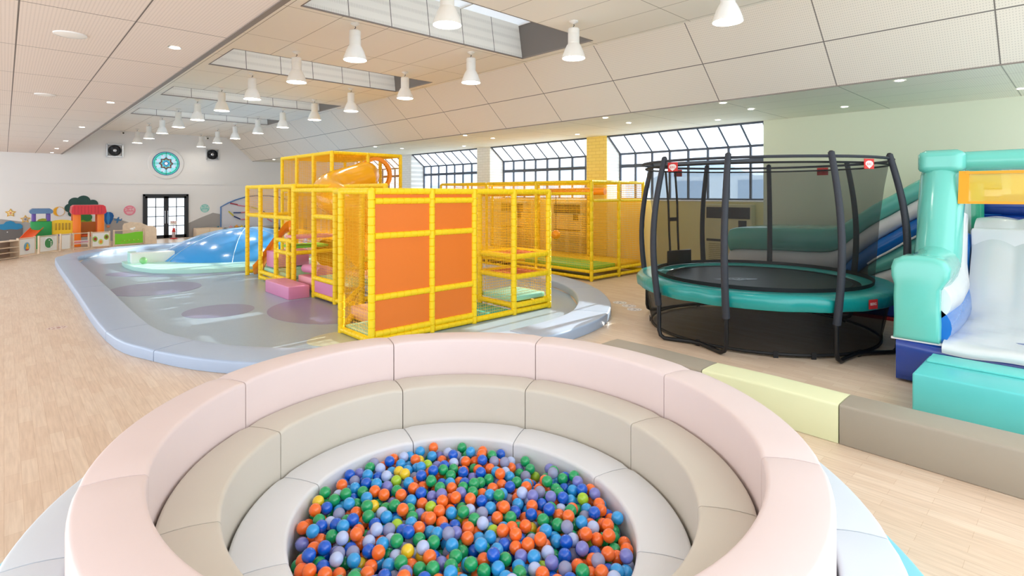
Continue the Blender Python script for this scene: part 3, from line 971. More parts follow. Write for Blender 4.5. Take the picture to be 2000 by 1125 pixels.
def puffbox(b, x0, x1, y0, y1, z0, z1, r=.06, puff=.03, nx=10, ny=8, nz=4):
    t = BM(); box(t, x0, x1, y0, y1, z0, z1)
    bmesh.ops.subdivide_edges(t, edges=t.edges[:], cuts=7, use_grid_fill=True)
    cx_, cy_, cz_ = (x0 + x1) / 2, (y0 + y1) / 2, (z0 + z1) / 2
    for v in t.verts:
        u = [(v.co.x - cx_) / ((x1 - x0) / 2), (v.co.y - cy_) / ((y1 - y0) / 2), (v.co.z - cz_) / ((z1 - z0) / 2)]
        hx_ = ((x1 - x0) / 2, (y1 - y0) / 2, (z1 - z0) / 2)
        a = [1 - abs(q) ** 6 for q in u]
        o = V((0, 0, 0))
        for k in range(3):
            if abs(u[k]) > .98:
                j, l = (k + 1) % 3, (k + 2) % 3
                f = min(1, a[j] * 1.4) * min(1, a[l] * 1.4)
                o[k] += math.copysign(puff * f, u[k])
        v.co += o
    merge(b, t)
b = BM(); puffbox(b, 7.66, 10.3, -1.5, 1.54, .03, .49, puff=.05); link('base', b, M_in, inf, ang=60, label='navy blue inflated base')
b = BM(); box(b, 7.64, 7.72, 1.08, 1.585, .49, .515, .005); link('white_piping', b, M_iw, inf)
def head(b, s, yc):
    """turquoise end panel: wide head over a narrower body"""
    out = [(-.20, .50), (.245, .50), (.235, .75), (.24, 1.0), (.235, 1.15), (.262, 1.24), (.265, 1.34), (.235, 1.43), (.15, 1.475), (0, 1.49), (-.16, 1.475), (-.245, 1.44), (-.295, 1.36), (-.29, 1.26), (-.25, 1.18), (-.205, 1.12), (-.20, .9), (-.205, .7)]
    layers = [(7.74, .0), (7.67, -.002), (7.635, -.02), (7.615, -.06), (7.605, -.12)]
    rs_ = []
    cz_ = 1.0
    for x, sh in layers:
        rs_.append([b.verts.new((x, yc + s * (y * (1 + sh * 1.6)), cz_ + (z - cz_) * (1 + sh))) for y, z in out])
    rs_.insert(0, [b.verts.new((7.9, yc + s * y, z)) for y, z in out])
    for p_, q_ in zip(rs_, rs_[1:]): bridge(b, p_, q_)
    cap(b, rs_[0]); cap(b, rs_[-1][::-1])
def roll(b, pts, r, n=20, puff=1.0):
    k = len(pts)
    rr_l = [r * (.93 if i in (0, k - 1) else 1.0) for i in range(k)] if not isinstance(r, (list, tuple)) else r
    tube(b, pts, rr_l, n)
for s, yc in ((1, 1.325), (-1, -1.325)):
    b = BM(); head(b, s, yc); link('end_panel', b, M_it, inf, ang=50)
    yb = yc
    b = BM(); roll(b, [(7.7, yb - s * .02, 1.25), (8.1, yb - s * .02, 1.25), (8.5, yb - s * .01, 1.27), (8.85, yb, 1.34)], [.235, .25, .25, .24]); link('bolster_roll', b, M_it, inf)
    b = BM(); roll(b, [(7.72, yb - s * .06, .97), (8.5, yb - s * .06, .97), (9.1, yb - s * .04, 1.02), (9.5, yb, 1.25), (9.75, yb, 1.9)], [.23, .25, .25, .22, .2]); link('bolster_roll', b, M_iw, inf)
    b = BM(); roll(b, [(7.72, yb - s * .06, .69), (8.5, yb - s * .06, .69), (9.2, yb - s * .04, .70), (9.7, yb, .9), (10.05, yb, 1.6)], [.235, .26, .26, .23, .2]); link('bolster_roll', b, M_ib, inf)
    b = BM(); roll(b, [(8.72, yc - .01, 1.30), (8.80, yc - .01, 1.46), (8.90, yc - .01, 1.68), (9.02, yc, 1.95), (9.15, yc, 2.2), (9.25, yc, 2.42), (9.27, yc, 2.50)], [.24, .245, .24, .245, .25, .25, .235], 24); link('column', b, M_it, inf)
    b = BM(); puffbox(b, 9.03, 9.5, yc - .22, yc + .22, 2.50, 2.75, puff=.03); link('column_cap', b, M_it, inf, ang=60)
    b = BM(); box(b, 9.5, 10.9, yc - .12, yc + .12, .5, 2.3, .1, 4); link('side_wall', b, M_iw, inf)
    b = BM(); roll(b, [(10.9, yc - s * .1, .5), (10.9, yc - s * .1, 2.35)], .17); link('rear_post', b, mat('inflatable_green', '#2FA07A', rough=.25, coat=.4), inf)
b = BM(); roll(b, [(9.27, y, 2.63) for y in (1.12, .6, 0, -.6, -1.12)], [.125, .13, .135, .13, .125]); link('cross_beam', b, M_it, inf)
b = BM(); quad(b, (9.02, 1.06, 2.47), (9.02, -1.06, 2.47), (8.93, -1.06, 2.10), (8.93, 1.06, 2.10)); aw = link('mesh_awning', b, M_ynet, inf, smooth=False, label='yellow mesh flap with orange border')
b = BM()
box(b, 8.985, 9.005, -1.06, 1.06, 2.45, 2.485); box(b, 8.92, 8.945, -1.1, 1.1, 2.07, 2.10)
for y in (1.08, -1.08):
    bq = BM(); prism(bq, [(9.0, 2.49), (9.035, 2.49), (8.94, 2.07), (8.905, 2.07)], y - .05, y + .05, plane='XZ'); merge(b, bq)
link('awning_border', b, M_or, aw, smooth=False)
# white sliding sheet over ribbed air cushions
b = BM(); NX, NY = 40, 60
prof = [(7.58, .44), (7.60, .53), (7.9, .555), (8.5, .56), (9.0, .58), (9.35, .70), (9.6, 1.0), (9.85, 1.4), (10.05, 1.70), (10.25, 1.82), (10.6, 1.84)]
def prof_at(t):
    f = t * (len(prof) - 1); i = min(int(f), len(prof) - 2); u = f - i
    p0, p1, p2, p3 = [prof[max(0, min(len(prof) - 1, i + k))] for k in (-1, 0, 1, 2)]
    return [.5 * (2 * p1[k] + (p2[k] - p0[k]) * u + (2 * p0[k] - 5 * p1[k] + 4 * p2[k] - p3[k]) * u * u + (3 * p1[k] - p0[k] - 3 * p2[k] + p3[k]) * u ** 3) for k in (0, 1)]
gr = []
for i in range(NX + 1):
    t_ = i / NX; x, z = prof_at(t_)
    row = []
    for j in range(NY + 1):
        y = -1.10 + 2.20 * j / NY
        rib = abs(sin(pi * (y + 1.10) / .44)) * .06 * min(1, max(0, (t_ - .35) * 3))
        wr = .008 * sin(9 * y + 7 * x) + .006 * sin(17 * x - 5 * y) + .01 * sin(3.1 * y + 2 * x)
        row.append(b.verts.new((x - rib * .5, y, z + rib * .6 + wr)))
    gr.append(row)
for i in range(NX):
    for j in range(NY): b.faces.new((gr[i][j], gr[i + 1][j], gr[i + 1][j + 1], gr[i][j + 1]))
link('slide_sheet', b, M_sheet, inf, ang=80)
b = BM(); box(b, 9.9, 11.2, -1.12, 1.12, .5, 1.72, .05); link('platform', b, M_iw, inf)
b = BM(); roll(b, [(11.3, y, 2.02) for y in (1.4, .7, 0, -.7, -1.4)], .17); link('rear_rail', b, M_in, inf)
b = BM(); roll(b, [(11.3, y, 1.75) for y in (1.4, .7, 0, -.7, -1.4)], .15); link('rear_rail', b, M_in, inf)
# second slide running along the green wall: stacked coloured rolls
XF = 11.22
top = [(5.22, 1.44), (5.0, 1.49), (4.2, 1.52), (3.3, 1.55), (2.95, 1.75), (2.59, 2.02), (2.33, 2.18), (1.98, 2.42), (1.72, 2.54), (1.3, 2.60), (.9, 2.60)]
thk = [(.46, .42, .36), (.46, .42, .36), (.46, .42, .36), (.44, .42, .36), (.38, .36, .34), (.35, .33, .33), (.34, .31, .33), (.33, .31, .32), (.33, .31, .32), (.33, .31, .32), (.33, .31, .32)]
def band(lo, hi, m_, nm, x0=XF, depth=1.6):
    """lo/hi: lists of (y, z); rounded bulge toward the room, flat back"""
    b = BM(); rs_ = []
    for (y, zl), (_, zh) in zip(lo, hi):
        h = (zh - zl) / 2; c = (zh + zl) / 2
        ring_ = [b.verts.new((x0 + .13 - .15 * sin(pi * k / 8), y, c + h * cos(pi * k / 8))) for k in range(9)]
        ring_ += [b.verts.new((x0 + depth, y, zl)), b.verts.new((x0 + depth, y, zh))]
        rs_.append(ring_)
    for p_, q_ in zip(rs_, rs_[1:]): bridge(b, p_, q_)
    cap(b, rs_[0]); cap(b, rs_[-1][::-1])
    return link(nm, b, m_, inf, ang=50)
def dens(L, n=4):
    o = []
    for i in range(len(L) - 1):
        for k in range(n):
            u = k / n
            p0, p1, p2, p3 = [L[max(0, min(len(L) - 1, i + q))] for q in (-1, 0, 1, 2)]
            o.append(tuple(.5 * (2 * p1[j] + (p2[j] - p0[j]) * u + (2 * p0[j] - 5 * p1[j] + 4 * p2[j] - p3[j]) * u * u + (3 * p1[j] - p0[j] - 3 * p2[j] + p3[j]) * u ** 3) for j in range(len(p1))))
    o.append(tuple(L[-1])); return o
l0 = dens(top); tk = dens(thk)
l1 = [(y, z - t_[0]) for (y, z), t_ in zip(l0, tk)]
l2 = [(y, z - t_[1]) for (y, z), t_ in zip(l1, tk)]
l3 = [(y, max(.3, z - t_[2])) for (y, z), t_ in zip(l2, tk)]
band(l1, l0, M_it, 'slide_side_roll'); band(l2, l1, M_iw, 'slide_side_roll'); band(l3, l2, M_ib, 'slide_side_roll')
# lower rolls under the climbing part of the second slide
i0 = [i for i, p in enumerate(l3) if p[0] < 2.75][0]
q0 = l3[i0:]
q1 = [(y, .28 + (z - .28) * .66) for y, z in q0]; q2 = [(y, .28 + (z - .28) * .33) for y, z in q0]; q3 = [(y, .28) for y, z in q0]
b = BM(); tube(b, [(XF - .01, y, z + .01) for y, z in q0], .018, 8); link('white_piping', b, M_iw, inf)
band(q1, q0, M_it, 'lower_side_roll', XF + .03); band(q2, q1, M_iw, 'lower_side_roll', XF + .03); band(q3, q2, M_ib, 'lower_side_roll', XF + .03)
b = BM(); box(b, XF - .05, 12.95, .9, 5.25, .05, .30, .06, 3); link('base', b, M_in, inf)
b = BM(); box(b, XF - .07, 12.9, .9, 5.2, .0, .06, .01); link('floor_strip', b, M_ired, inf, label='red strip along the floor')

# ------------------------------------------------------------------ yellow climbing frames
M_yel = mat('yellow_foam', '#FFD90E', rough=.45)
M_orp = mat('orange_panel', '#EE7C20', rough=.5, bump=.06, bscale=4)
M_yn = mat('yellow_net', '#FFD83A', rough=.6)
_nt = M_yn.node_tree
_tl = _nt.nodes.new('ShaderNodeBsdfTranslucent'); _tl.inputs[0].default_value = srgb('#FFDB4A')
_mx = _nt.nodes.new('ShaderNodeMixShader'); _mx.inputs[0].default_value = .5
_nt.links.new(_nt.nodes['Principled BSDF'].outputs[0], _mx.inputs[1]); _nt.links.new(_tl.outputs[0], _mx.inputs[2])
_nt.links.new(_mx.outputs[0], _nt.nodes['Material Output'].inputs[0])
M_on = mat('orange_webbing_mat', '#D9732C', rough=.6)
M_mint = vinyl('vinyl_mint', '#9FE0C8'); M_pinkv = vinyl('vinyl_rose', '#F2A3B0'); M_peach = vinyl('vinyl_peach', '#F0B79C')
M_limev = vinyl('vinyl_lime', '#7BD03C'); M_yelv = vinyl('vinyl_yellow', '#F6CF2E'); M_tealv = vinyl('vinyl_teal', '#49B5A0')
M_tube = mat('yellow_plastic', '#FFB60A', rough=.2, coat=.4)
M_orpl = mat('orange_plastic', '#FF9A12', rough=.22, coat=.4)
M_pstep = vinyl('vinyl_orchid', '#E08FB8')

def post(t, x, y, h, z0=0, r=.054, seg=.125):
    b = BM(); padtube(b, (x, y, z0 + .004), (x, y, h), r, seg); ball(b, (x, y, h), r * 1.0, 10, 6); return link('post', b, M_yel, t)
def rail(t, p, q, r=.05):
    p, q = V(p), V(q); d = (q - p).normalized() * .045
    b = BM(); padtube(b, p + d, q - d, r); return link('rail', b, M_yel, t)
def netp(t, o, u, v, m_=None, cell=.05, tt=.0024):
    b = BM(); net(b, o, u, v, cell, tt); return link('safety_net', b, m_ or M_yn, t, smooth=False)
def padb(t, x0, x1, y0, y1, z0, z1, m_, nm='floor_mat', lab=None):
    b = BM(); box(b, x0, x1, y0, y1, z0, z1, .015, 2); return link(nm, b, m_, t, label=lab)

cf = thing('play_gym', 'big yellow climbing frame with orange panels and a tall tower on the blue play floor', 'climbing frame', (5.6, 9.5, 0))
GX = [3.88, 4.93, 5.79, 6.72, 7.64]
YA, YB, YC = 7.1, 8.06, 9.62
H1 = 2.235
for x in GX: post(cf, x, YA, H1)
for x in (3.88, 6.72, 7.64): post(cf, x, YB, H1)
for x in (5.05, 5.9, 6.8): post(cf, x, YC, H1)
for a, c in zip(GX, GX[1:]):
    rail(cf, (a, YA, H1), (c, YA, H1))
    rail(cf, (a, YA, .06), (c, YA, .06))
for a, c in zip(GX[:3], GX[1:3]):
    for z in (.15, .68, 1.58, 2.09): rail(cf, (a, YA, z), (c, YA, z))
for a, c in zip(GX[:2], GX[1:3]):
    for z0, z1 in ((.19, .64), (.72, 1.54), (1.62, 2.05), (2.13, 2.19)):
        b = BM(); box(b, a + .045, c - .045, YA - .006, YA + .012, z0, z1, .004, 1)
        link('panel', b, M_orp, cf, label='orange fabric panel')
# front box sides
rail(cf, (3.88, YA, H1), (3.88, YB, H1)); rail(cf, (3.88, YA, .06), (3.88, YB, .06))
rail(cf, (3.88, YB, H1), (5.05, YC, H1)); rail(cf, (3.88, YB, .06), (5.05, YC, .06)); rail(cf, (3.88, YB, .40), (5.05, YC, .40))
rail(cf, (5.05, YC, H1), (5.9, YC, H1)); rail(cf, (5.9, YC, H1), (6.8, YC, H1)); rail(cf, (6.8, YC, H1), (7.64, YB, H1))
rail(cf, (5.05, YC, .15), (5.9, YC, .15)); rail(cf, (5.9, YC, .15), (6.8, YC, .15))
padb(cf, 3.94, 4.9, YA + .06, YB, .03, .12, M_mint); padb(cf, 4.4, 5.2, YB + .05, YB + .75, .03, .24, M_peach)
padb(cf, 4.95, 6.65, YA + .06, YB - .02, .06, .11, M_tealv)
netp(cf, (3.88, YA + .05, .1), (0, YB - YA - .1, 0), (0, 0, H1 - .15))
netp(cf, (3.9, YB + .02, .1), (1.12, YC - YB - .05, 0), (0, 0, H1 - .15))
# right cell D-E-F with two web platforms
netp(cf, (5.84, YA, .1), (.84, 0, 0), (0, 0, 2.1)); netp(cf, (6.77, YA, .35), (.83, 0, 0), (0, 0, .33)); netp(cf, (6.77, YB, .2), (.83, 0, 0), (0, 0, 2.0))
netp(cf, (6.72, YA + .05, 1.1), (0, .86, 0), (0, 0, 1.1)); netp(cf, (7.64, YA + .05, .2), (0, .86, 0), (0, 0, 2.0))
for z in (.685, 1.05):
    rail(cf, (6.72, YA, z), (7.64, YA, z)); rail(cf, (6.72, YA, z), (6.72, YB, z)); rail(cf, (7.64, YA, z), (7.64, YB, z)); rail(cf, (6.72, YB, z), (7.64, YB, z))
    b = BM()
    for k in range(9):
        y = YA + .09 + (YB - YA - .18) * k / 8; box(b, 6.75, 7.61, y - .022, y + .022, z + (.006 if k % 2 else 0), z + .008 + (.006 if k % 2 else 0))
    for k in range(9):
        x = 6.80 + .76 * k / 8; box(b, x - .022, x + .022, YA + .04, YB - .04, z + .002, z + .011)
    link('web_platform', b, M_on, cf, smooth=False, label='orange woven web platform')
rail(cf, (6.72, YA, .17), (7.64, YA, .17)); rail(cf, (6.72, YA, H1), (6.72, YB, H1)); rail(cf, (7.64, YA, H1), (7.64, YB, H1)); rail(cf, (6.72, YB, H1), (7.64, YB, H1)); rail(cf, (7.64, YA, .06), (7.64, YB, .06)); rail(cf, (7.64, YA, .17), (7.64, YB, .17)); rail(cf, (6.72, YA, .17), (6.72, YB, .17))
padb(cf, 6.77, 7.6, YA + .06, YB, .22, .31, M_mint)
rail(cf, (6.72, YB, .2), (5.9, YC, .2)); padb(cf, 5.3, 6.7, YB + .1, YC, .98, 1.06, M_pinkv)
rail(cf, (5.05, YC, .92), (6.8, YC, .92)); netp(cf, (5.1, YC, .3), (1.65, 0, 0), (0, 0, 1.9))
# left row
XL = 4.78; H2 = 2.37
LY = [10.19, 11.2, 12.3, 13.39, 14.48, 15.5]
for i, y in enumerate(LY): post(cf, XL, y, 2.27 if i < 2 else H2)
for i in range(2, 5): rail(cf, (XL, LY[i], H2), (XL, LY[i + 1], H2)); rail(cf, (XL, LY[i], 1.63), (XL, LY[i + 1], 1.63))
for i in range(2, 4): rail(cf, (XL, LY[i], .07), (XL, LY[i + 1], .07)); rail(cf, (XL, LY[i], .2), (XL, LY[i + 1], .2))
rail(cf, (XL, LY[0], 2.27), (XL, LY[1], 2.27)); rail(cf, (XL, LY[0], .42), (XL, LY[1], .42)); rail(cf, (XL, LY[0], .08), (XL, LY[1], .08))
rail(cf, (XL, LY[0], 1.72), (XL, LY[1], 1.72)); rail(cf, (XL, LY[1], 2.27), (XL, LY[2], 2.27)); rail(cf, (3.88, YB, H1), (XL, LY[0], H1)); rail(cf, (XL, LY[0], .08), (4.9, YC, .08))
b = BM(); box(b, XL - .01, XL + .02, LY[0] + .05, LY[1] - .05, .13, .37, .004, 1); link('kick_panel', b, M_pstep, cf, label='pink panel under the raised floor')
netp(cf, (XL, LY[0] + .05, .47), (0, .9, 0), (0, 0, 1.22)); netp(cf, (XL, LY[0] + .05, 1.76), (0, .9, 0), (0, 0, .46)); netp(cf, (XL, LY[2] + .05, 1.67), (0, 1.0, 0), (0, 0, .65)); netp(cf, (XL, LY[3] + .05, 1.67), (0, 1.0, 0), (0, 0, .65)); netp(cf, (XL, LY[4] + .05, 1.67), (0, .92, 0), (0, 0, .65))
for y in (10.19, 12.3, 15.5):
    post(cf, 5.9, y, H2)
rail(cf, (XL, 12.3, H2), (5.9, 12.3, H2)); rail(cf, (5.9, 12.3, H2), (6.4, 12.3, H2)); rail(cf, (XL, 15.5, H2), (5.9, 15.5, H2)); rail(cf, (XL, 15.5, 1.63), (5.9, 15.5, 1.63)); rail(cf, (5.9, 12.3, H2), (5.9, 15.5, H2)); rail(cf, (XL, LY[0], 2.27), (5.9, LY[0], 2.27)); rail(cf, (XL, 15.5, .1), (5.5, 15.5, .1)); rail(cf, (5.9, 10.19, H2), (5.9, 12.3, H2))
netp(cf, (5.9, 12.35, .5), (0, 3.1, 0), (0, 0, 1.8), tt=.004); netp(cf, (5.95, 12.3, .3), (.9, 0, 0), (0, 0, 2.0), tt=.004); netp(cf, (XL + .05, 12.3, 1.2), (1.05, 0, 0), (0, 0, 1.1)); netp(cf, (5.9, 10.25, .5), (0, 2.0, 0), (0, 0, 1.8)); netp(cf, (XL + .05, LY[0], .5), (1.05, 0, 0), (0, 0, 1.7))
# raised floor and steps inside
padb(cf, 4.85, 6.7, 9.75, 11.15, .38, .46, M_mint); padb(cf, 5.3, 6.6, 9.7, 10.9, .47, .56, M_peach); padb(cf, 4.84, 5.85, 12.35, 13.35, .24, .32, M_mint)
padb(cf, 4.84, 5.85, 13.45, 14.40, .24, .32, M_mint); padb(cf, 4.9, 5.8, 13.9, 14.4, .34, .74, M_pstep, 'bolster_step', 'orchid pink padded step')
padb(cf, 4.84, 5.84, 12.36, 12.95, 1.16, 1.22, M_pinkv); padb(cf, 4.84, 5.7, 12.5, 13.1, .93, .99, M_limev, 'step_pad', 'green step pad')
rail(cf, (XL, 12.3, 1.1), (XL, 13.39, 1.1)); rail(cf, (XL, 12.3, .85), (5.9, 12.3, .85))
netp(cf, (XL, 12.35, .25), (0, .98, 0), (0, 0, .55))
post(cf, XL, 12.62, 1.1); rail(cf, (XL, 12.3, .82), (XL, 13.39, .82))
padb(cf, 4.5, 4.74, 12.75, 13.3, .05, .2, M_tube, 'ramp_pad', 'yellow plastic threshold')
b = BM()
for k in range(3): roll(b, [(5.0 + .16 * k, 11.35, .50 - .03 * k), (5.0 + .16 * k, 11.8, .53 - .03 * k), (5.0 + .16 * k, 12.2, .50 - .03 * k)], .1)
link('ruffled_roll', b, M_pstep, cf, label='ruffled pink padded roll')
padb(cf, 4.86, 6.3, 11.25, 12.25, .1, .36, M_pinkv)
# small orange chute coming out between the left posts
def chute(bm, path, wd, hgt, side):
    """open U section along path (x,y,z)"""
    rs_ = []
    P_ = [V(p) for p in path]
    for i, p in enumerate(P_):
        d = (P_[min(i + 1, len(P_) - 1)] - P_[max(0, i - 1)]); d.z = 0; d.normalize()
        s_ = V((-d.y, d.x, 0))
        o = []
        for k in range(9):
            a = pi + pi * k / 8
            o.append(p + s_ * (wd * cos(a)) + V((0, 0, hgt * (1 + sin(a)) * (1 if abs(cos(a)) > .1 else 1))))
        o2 = [q + (q - (p + V((0, 0, hgt)))).normalized() * .02 for q in o][::-1]
        rs_.append([bm.verts.new(q) for q in o + o2])
    for a, c in zip(rs_, rs_[1:]): bridge(bm, a, c)
    cap(bm, rs_[0]); cap(bm, rs_[-1][::-1])
b = BM(); chute(b, [(5.55, 14.55, 1.2), (5.45, 14.6, 1.15), (5.25, 14.68, .85), (5.05, 14.78, .45), (4.95, 14.86, .2), (4.86, 14.93, .1), (4.8, 14.96, .09)], .34, .28, 1)
link('toddler_slide', b, M_orpl, cf, label='short orange plastic slide')
# tower
TX, TY, HT = [6.4, 7.45, 8.51], [13.85, 15.03, 16.22, 17.4], 3.3
for x in TX:
    for y in TY:
        if x == 7.45 and y in (15.03, 16.22): continue
        post(cf, x, y, HT)
for z in (HT, 2.30, 1.1, .1):
    for a, c in zip(TY, TY[1:]):
        rail(cf, (TX[0], a, z), (TX[0], c, z)); rail(cf, (TX[2], a, z), (TX[2], c, z))
    for a, c in zip(TX, TX[1:]):
        rail(cf, (a, TY[0], z), (c, TY[0], z))
        if z > 2: rail(cf, (a, TY[3], z), (c, TY[3], z))
for z0, z1 in ((2.34, 3.26), (1.14, 2.26), (.15, 1.06)):
    netp(cf, (TX[0], TY[0] + .05, z0), (0, 3.4, 0), (0, 0, z1 - z0), tt=.004); netp(cf, (TX[0] + .05, TY[0], z0), (2.0, 0, 0), (0, 0, z1 - z0), tt=.004); netp(cf, (TX[2], TY[0] + .05, z0), (0, 3.4, 0), (0, 0, z1 - z0)); netp(cf, (TX[0] + .05, TY[3], z0), (2.0, 0, 0), (0, 0, z1 - z0))
netp(cf, (TX[0] + .05, TY[0] + .05, HT - .02), (2.0, 0, 0), (0, 3.45, 0), tt=.006)
padb(cf, TX[0] + .05, TX[2] - .05, TY[0] + .06, TY[3] - .06, 2.12, 2.2, M_yelv)
# spiral tube slide
b = BM(); pts = []
cx_, cy_ = 6.95, 13.2
for k in range(40):
    t_ = k / 39
    a = R(70) + R(430) * t_
    pts.append((6.75 + .95 * cos(a), 12.55 + .95 * sin(a), 2.62 - 1.95 * t_))
pts = [(7.7, 14.6, 2.72), (7.5, 14.1, 2.72), (7.3, 13.75, 2.68)] + pts
tube(b, pts, .40, 18, caps=False); link('tube_slide', b, M_tube, cf, label='yellow spiral tube slide')
b = BM(); lathe(b, [(.40, 0), (.50, 0), (.50, .1), (.40, .1), (.40, 0)], (7.72, 13.83, 2.74), 28, 'Y', caps=False); link('tube_collar', b, M_orpl, cf)
b = BM(); chute(b, [(6.3, 11.9, 1.5), (6.1, 11.75, 1.3), (5.9, 11.5, 1.0), (5.8, 11.2, .8), (5.75, 10.9, .62), (5.72, 10.6, .58)], .38, .3, 1); link('slide_runout', b, M_tube, cf)

o = BM(); box(o, 4.26, 4.71, 11.25, 12.6, 0, .27, .02, 3); o = link('foam_step', o, M_pstep); tag(o, 'orchid pink foam step box on the blue floor by the climbing frame entrance', 'foam step')

# rear play cage by the windows
rc = thing('play_cage', 'yellow netted play cage beside the windows with green and yellow floor mats', 'climbing frame', (11.8, 11.5, 0))
CX_, CY_ = [10.69, 11.84, 12.98], [8.47, 10.4, 12.5, 14.85]
for x in CX_:
    for y in CY_:
        if x == 11.84 and y in (10.4, 12.5): continue
        post(rc, x, y, 2.5 if y < 12 else 2.47, r=.045, seg=.25)
for i, z in enumerate((2.5, .24, .08)):
    for a, c in zip(CY_, CY_[1:]):
        for x in (CX_[0], CX_[2]): rail(rc, (x, a, z), (x, c, z), .042)
    for a, c in zip(CX_, CX_[1:]): rail(rc, (a, CY_[0], z), (c, CY_[0], z), .042); rail(rc, (a, CY_[3], z), (c, CY_[3], z), .042)
for a, c in zip(CX_, CX_[1:]): rail(rc, (a, CY_[0], 2.02), (c, CY_[0], 2.02), .042)
for a, c in zip(CY_, CY_[1:]): rail(rc, (CX_[0], a, 2.2), (CX_[0], c, 2.2), .042)
netp(rc, (CX_[0], CY_[0] + .05, .28), (0, 6.25, 0), (0, 0, 2.18), cell=.055, tt=.0042)
netp(rc, (CX_[0] + .05, CY_[0], .28), (1.05, 0, 0), (0, 0, 1.7), cell=.055, tt=.0034); netp(rc, (CX_[1] + .05, CY_[0], .28), (1.05, 0, 0), (0, 0, 2.18), cell=.055, tt=.0042)
netp(rc, (CX_[2], CY_[0] + .05, .28), (0, 6.25, 0), (0, 0, 2.18), cell=.055, tt=.0042); netp(rc, (CX_[0] + .05, CY_[3], .28), (2.2, 0, 0), (0, 0, 2.18), cell=.055, tt=.0042)
padb(rc, 10.75, 11.78, 8.54, 10.9, .27, .36, M_limev); padb(rc, 11.88, 12.92, 8.54, 14.7, .27, .34, M_yelv); padb(rc, 10.75, 11.8, 10.95, 14.7, .27, .34, M_yelv)
b = BM(); tube(b, [(10.95, 13.9, 2.2), (11.2, 11.0, 2.24), (11.62, 8.75, 2.26)], .10, 12); link('overhead_tube', b, M_orpl, rc, label='orange overhead tube')
b = BM(); cyl(b, (10.95, 9.9, 2.2), (10.95, 9.9, 1.2), .008, n=6); rp = link('rope', b, M_dark, rc)
b = BM(); ball(b, (10.95, 9.9, 1.08), .13, 16, 10); link('punch_ball', b, M_orpl, rc, label='orange hanging ball')

# ------------------------------------------------------------------ blue climbing dome on its mint base
M_dome = mat('dome_blue', '#2F9BE8', rough=.2, coat=.5)
M_mintb = vinyl('vinyl_mint_base', '#BDEFE2', rough=.3)
dm = thing('climbing_dome', 'shiny sky-blue padded climbing mound on a round mint base', 'climbing mound', (6.1, 20.2, 0))
DC, DR, DHt = V((6.15, 20.0, 0)), 2.55, .92
b = BM(); rr3 = []
for i in range(15):
    t_ = i / 14
    r_ = DR * (1 - t_) ; z_ = .10 + DHt * (1 - (r_ / DR) ** 2) ** .85
    rr3.append([b.verts.new((DC.x + max(r_, .01) * 1.05 * cos(2 * pi * k / 48), DC.y + max(r_, .01) * sin(2 * pi * k / 48), z_)) for k in range(48)])
for p_, q_ in zip(rr3, rr3[1:]): bridge(b, p_, q_)
cap(b, rr3[-1]); cap(b, rr3[0][::-1])
link('mound', b, M_dome, dm, ang=80)
b = BM()
for k in range(8):
    a = 2 * pi * k / 8 + .35
    tube(b, [(DC.x + DR * (1 - i / 14) * 1.052 * cos(a), DC.y + DR * (1 - i / 14) * sin(a), .105 + DHt * (1 - (1 - i / 14) ** 2) ** .85) for i in range(14)], .008, 5)
link('seam_piping', b, mat('pale_piping', '#BFE4F7', rough=.4), dm)
b = BM(); prism(b, [(2.62, 20.2), (2.6, 19.4), (2.68, 18.5), (2.97, 17.6), (3.6, 16.85), (4.35, 16.5), (5.2, 16.3), (5.9, 16.4), (6.2, 16.8), (6.3, 17.45)] + [(DC.x + 2.9 * cos(R(a_)), DC.y + 2.5 * sin(R(a_))) for a_ in range(-84, 170, 8)], 0.008, .12)
link('base_mat', b, M_mintb, dm)
b = BM(); st = []
for k in range(10):
    a = R(185) - R(14) * k / 9
    st.append(((DC.x + 3.2 * cos(a), DC.y - .2 + 2.9 * sin(a)), (DC.x + 3.42 * cos(a), DC.y - .2 + 3.1 * sin(a))))
sweep_pad(b, st, .12, .42, .02, 0); link('low_wall', b, M_mintb, dm)
b = BM(); puffbox(b, 2.75, 3.85, 19.35, 19.6, .12, .42, puff=.01); link('low_wall', b, vinyl('vinyl_white', '#F1F6F3'), dm, label='white low wall')
o = BM(); ball(o, (3.0, 19.1, .221), .1, 16, 10); o = link('toy_ball', o, mat('pale_green_ball', '#8CCB88', rough=.3)); tag(o, 'pale green ball lying on the mint base of the blue mound', 'ball')

# ------------------------------------------------------------------ toddler corner by the far wall
M_ply = mat('birch_plywood', '#E8CFB2', rough=.45, var=.12, vscale=8)
M_pw = mat('white_board', '#F3F1EC', rough=.4)
def along(p, q):
    p, q = V((p[0], p[1])), V((q[0], q[1])); d = q - p; L = d.length; d.normalize(); return p, q, d, L
def fence(p, q, label, h=.63):
    p, q, d, L = along(p, q); n = V((d.y, -d.x))          # n faces the camera side
    t = thing('toddler_fence_panel', label, 'fence panel', ((p.x + q.x) / 2, (p.y + q.y) / 2, 0), 'wooden toddler fence panels')
    b = BM()
    for c in (p + d * .02, q - d * .02): obox(b, c, d, n, .02, .035, 0, h + .03, .006)
    for z in (.03, h - .02): obox(b, (p + q) / 2, d, n, L / 2 - .03, .02, z, z + .035, .004)
    for c in (p + d * .02, q - d * .02): obox(b, c, d, n, .03, .16, 0, .02, .004)
    link('frame', b, M_ply, t)
    return t, p, q, d, n, L
def face(d, n, c, z, off):
    """matrix: local x along d, y up, z toward n"""
    return Matrix(((d.x, 0, n.x, c.x + n.x * off), (d.y, 0, n.y, c.y + n.y * off), (0, 1, 0, z), (0, 0, 0, 1)))
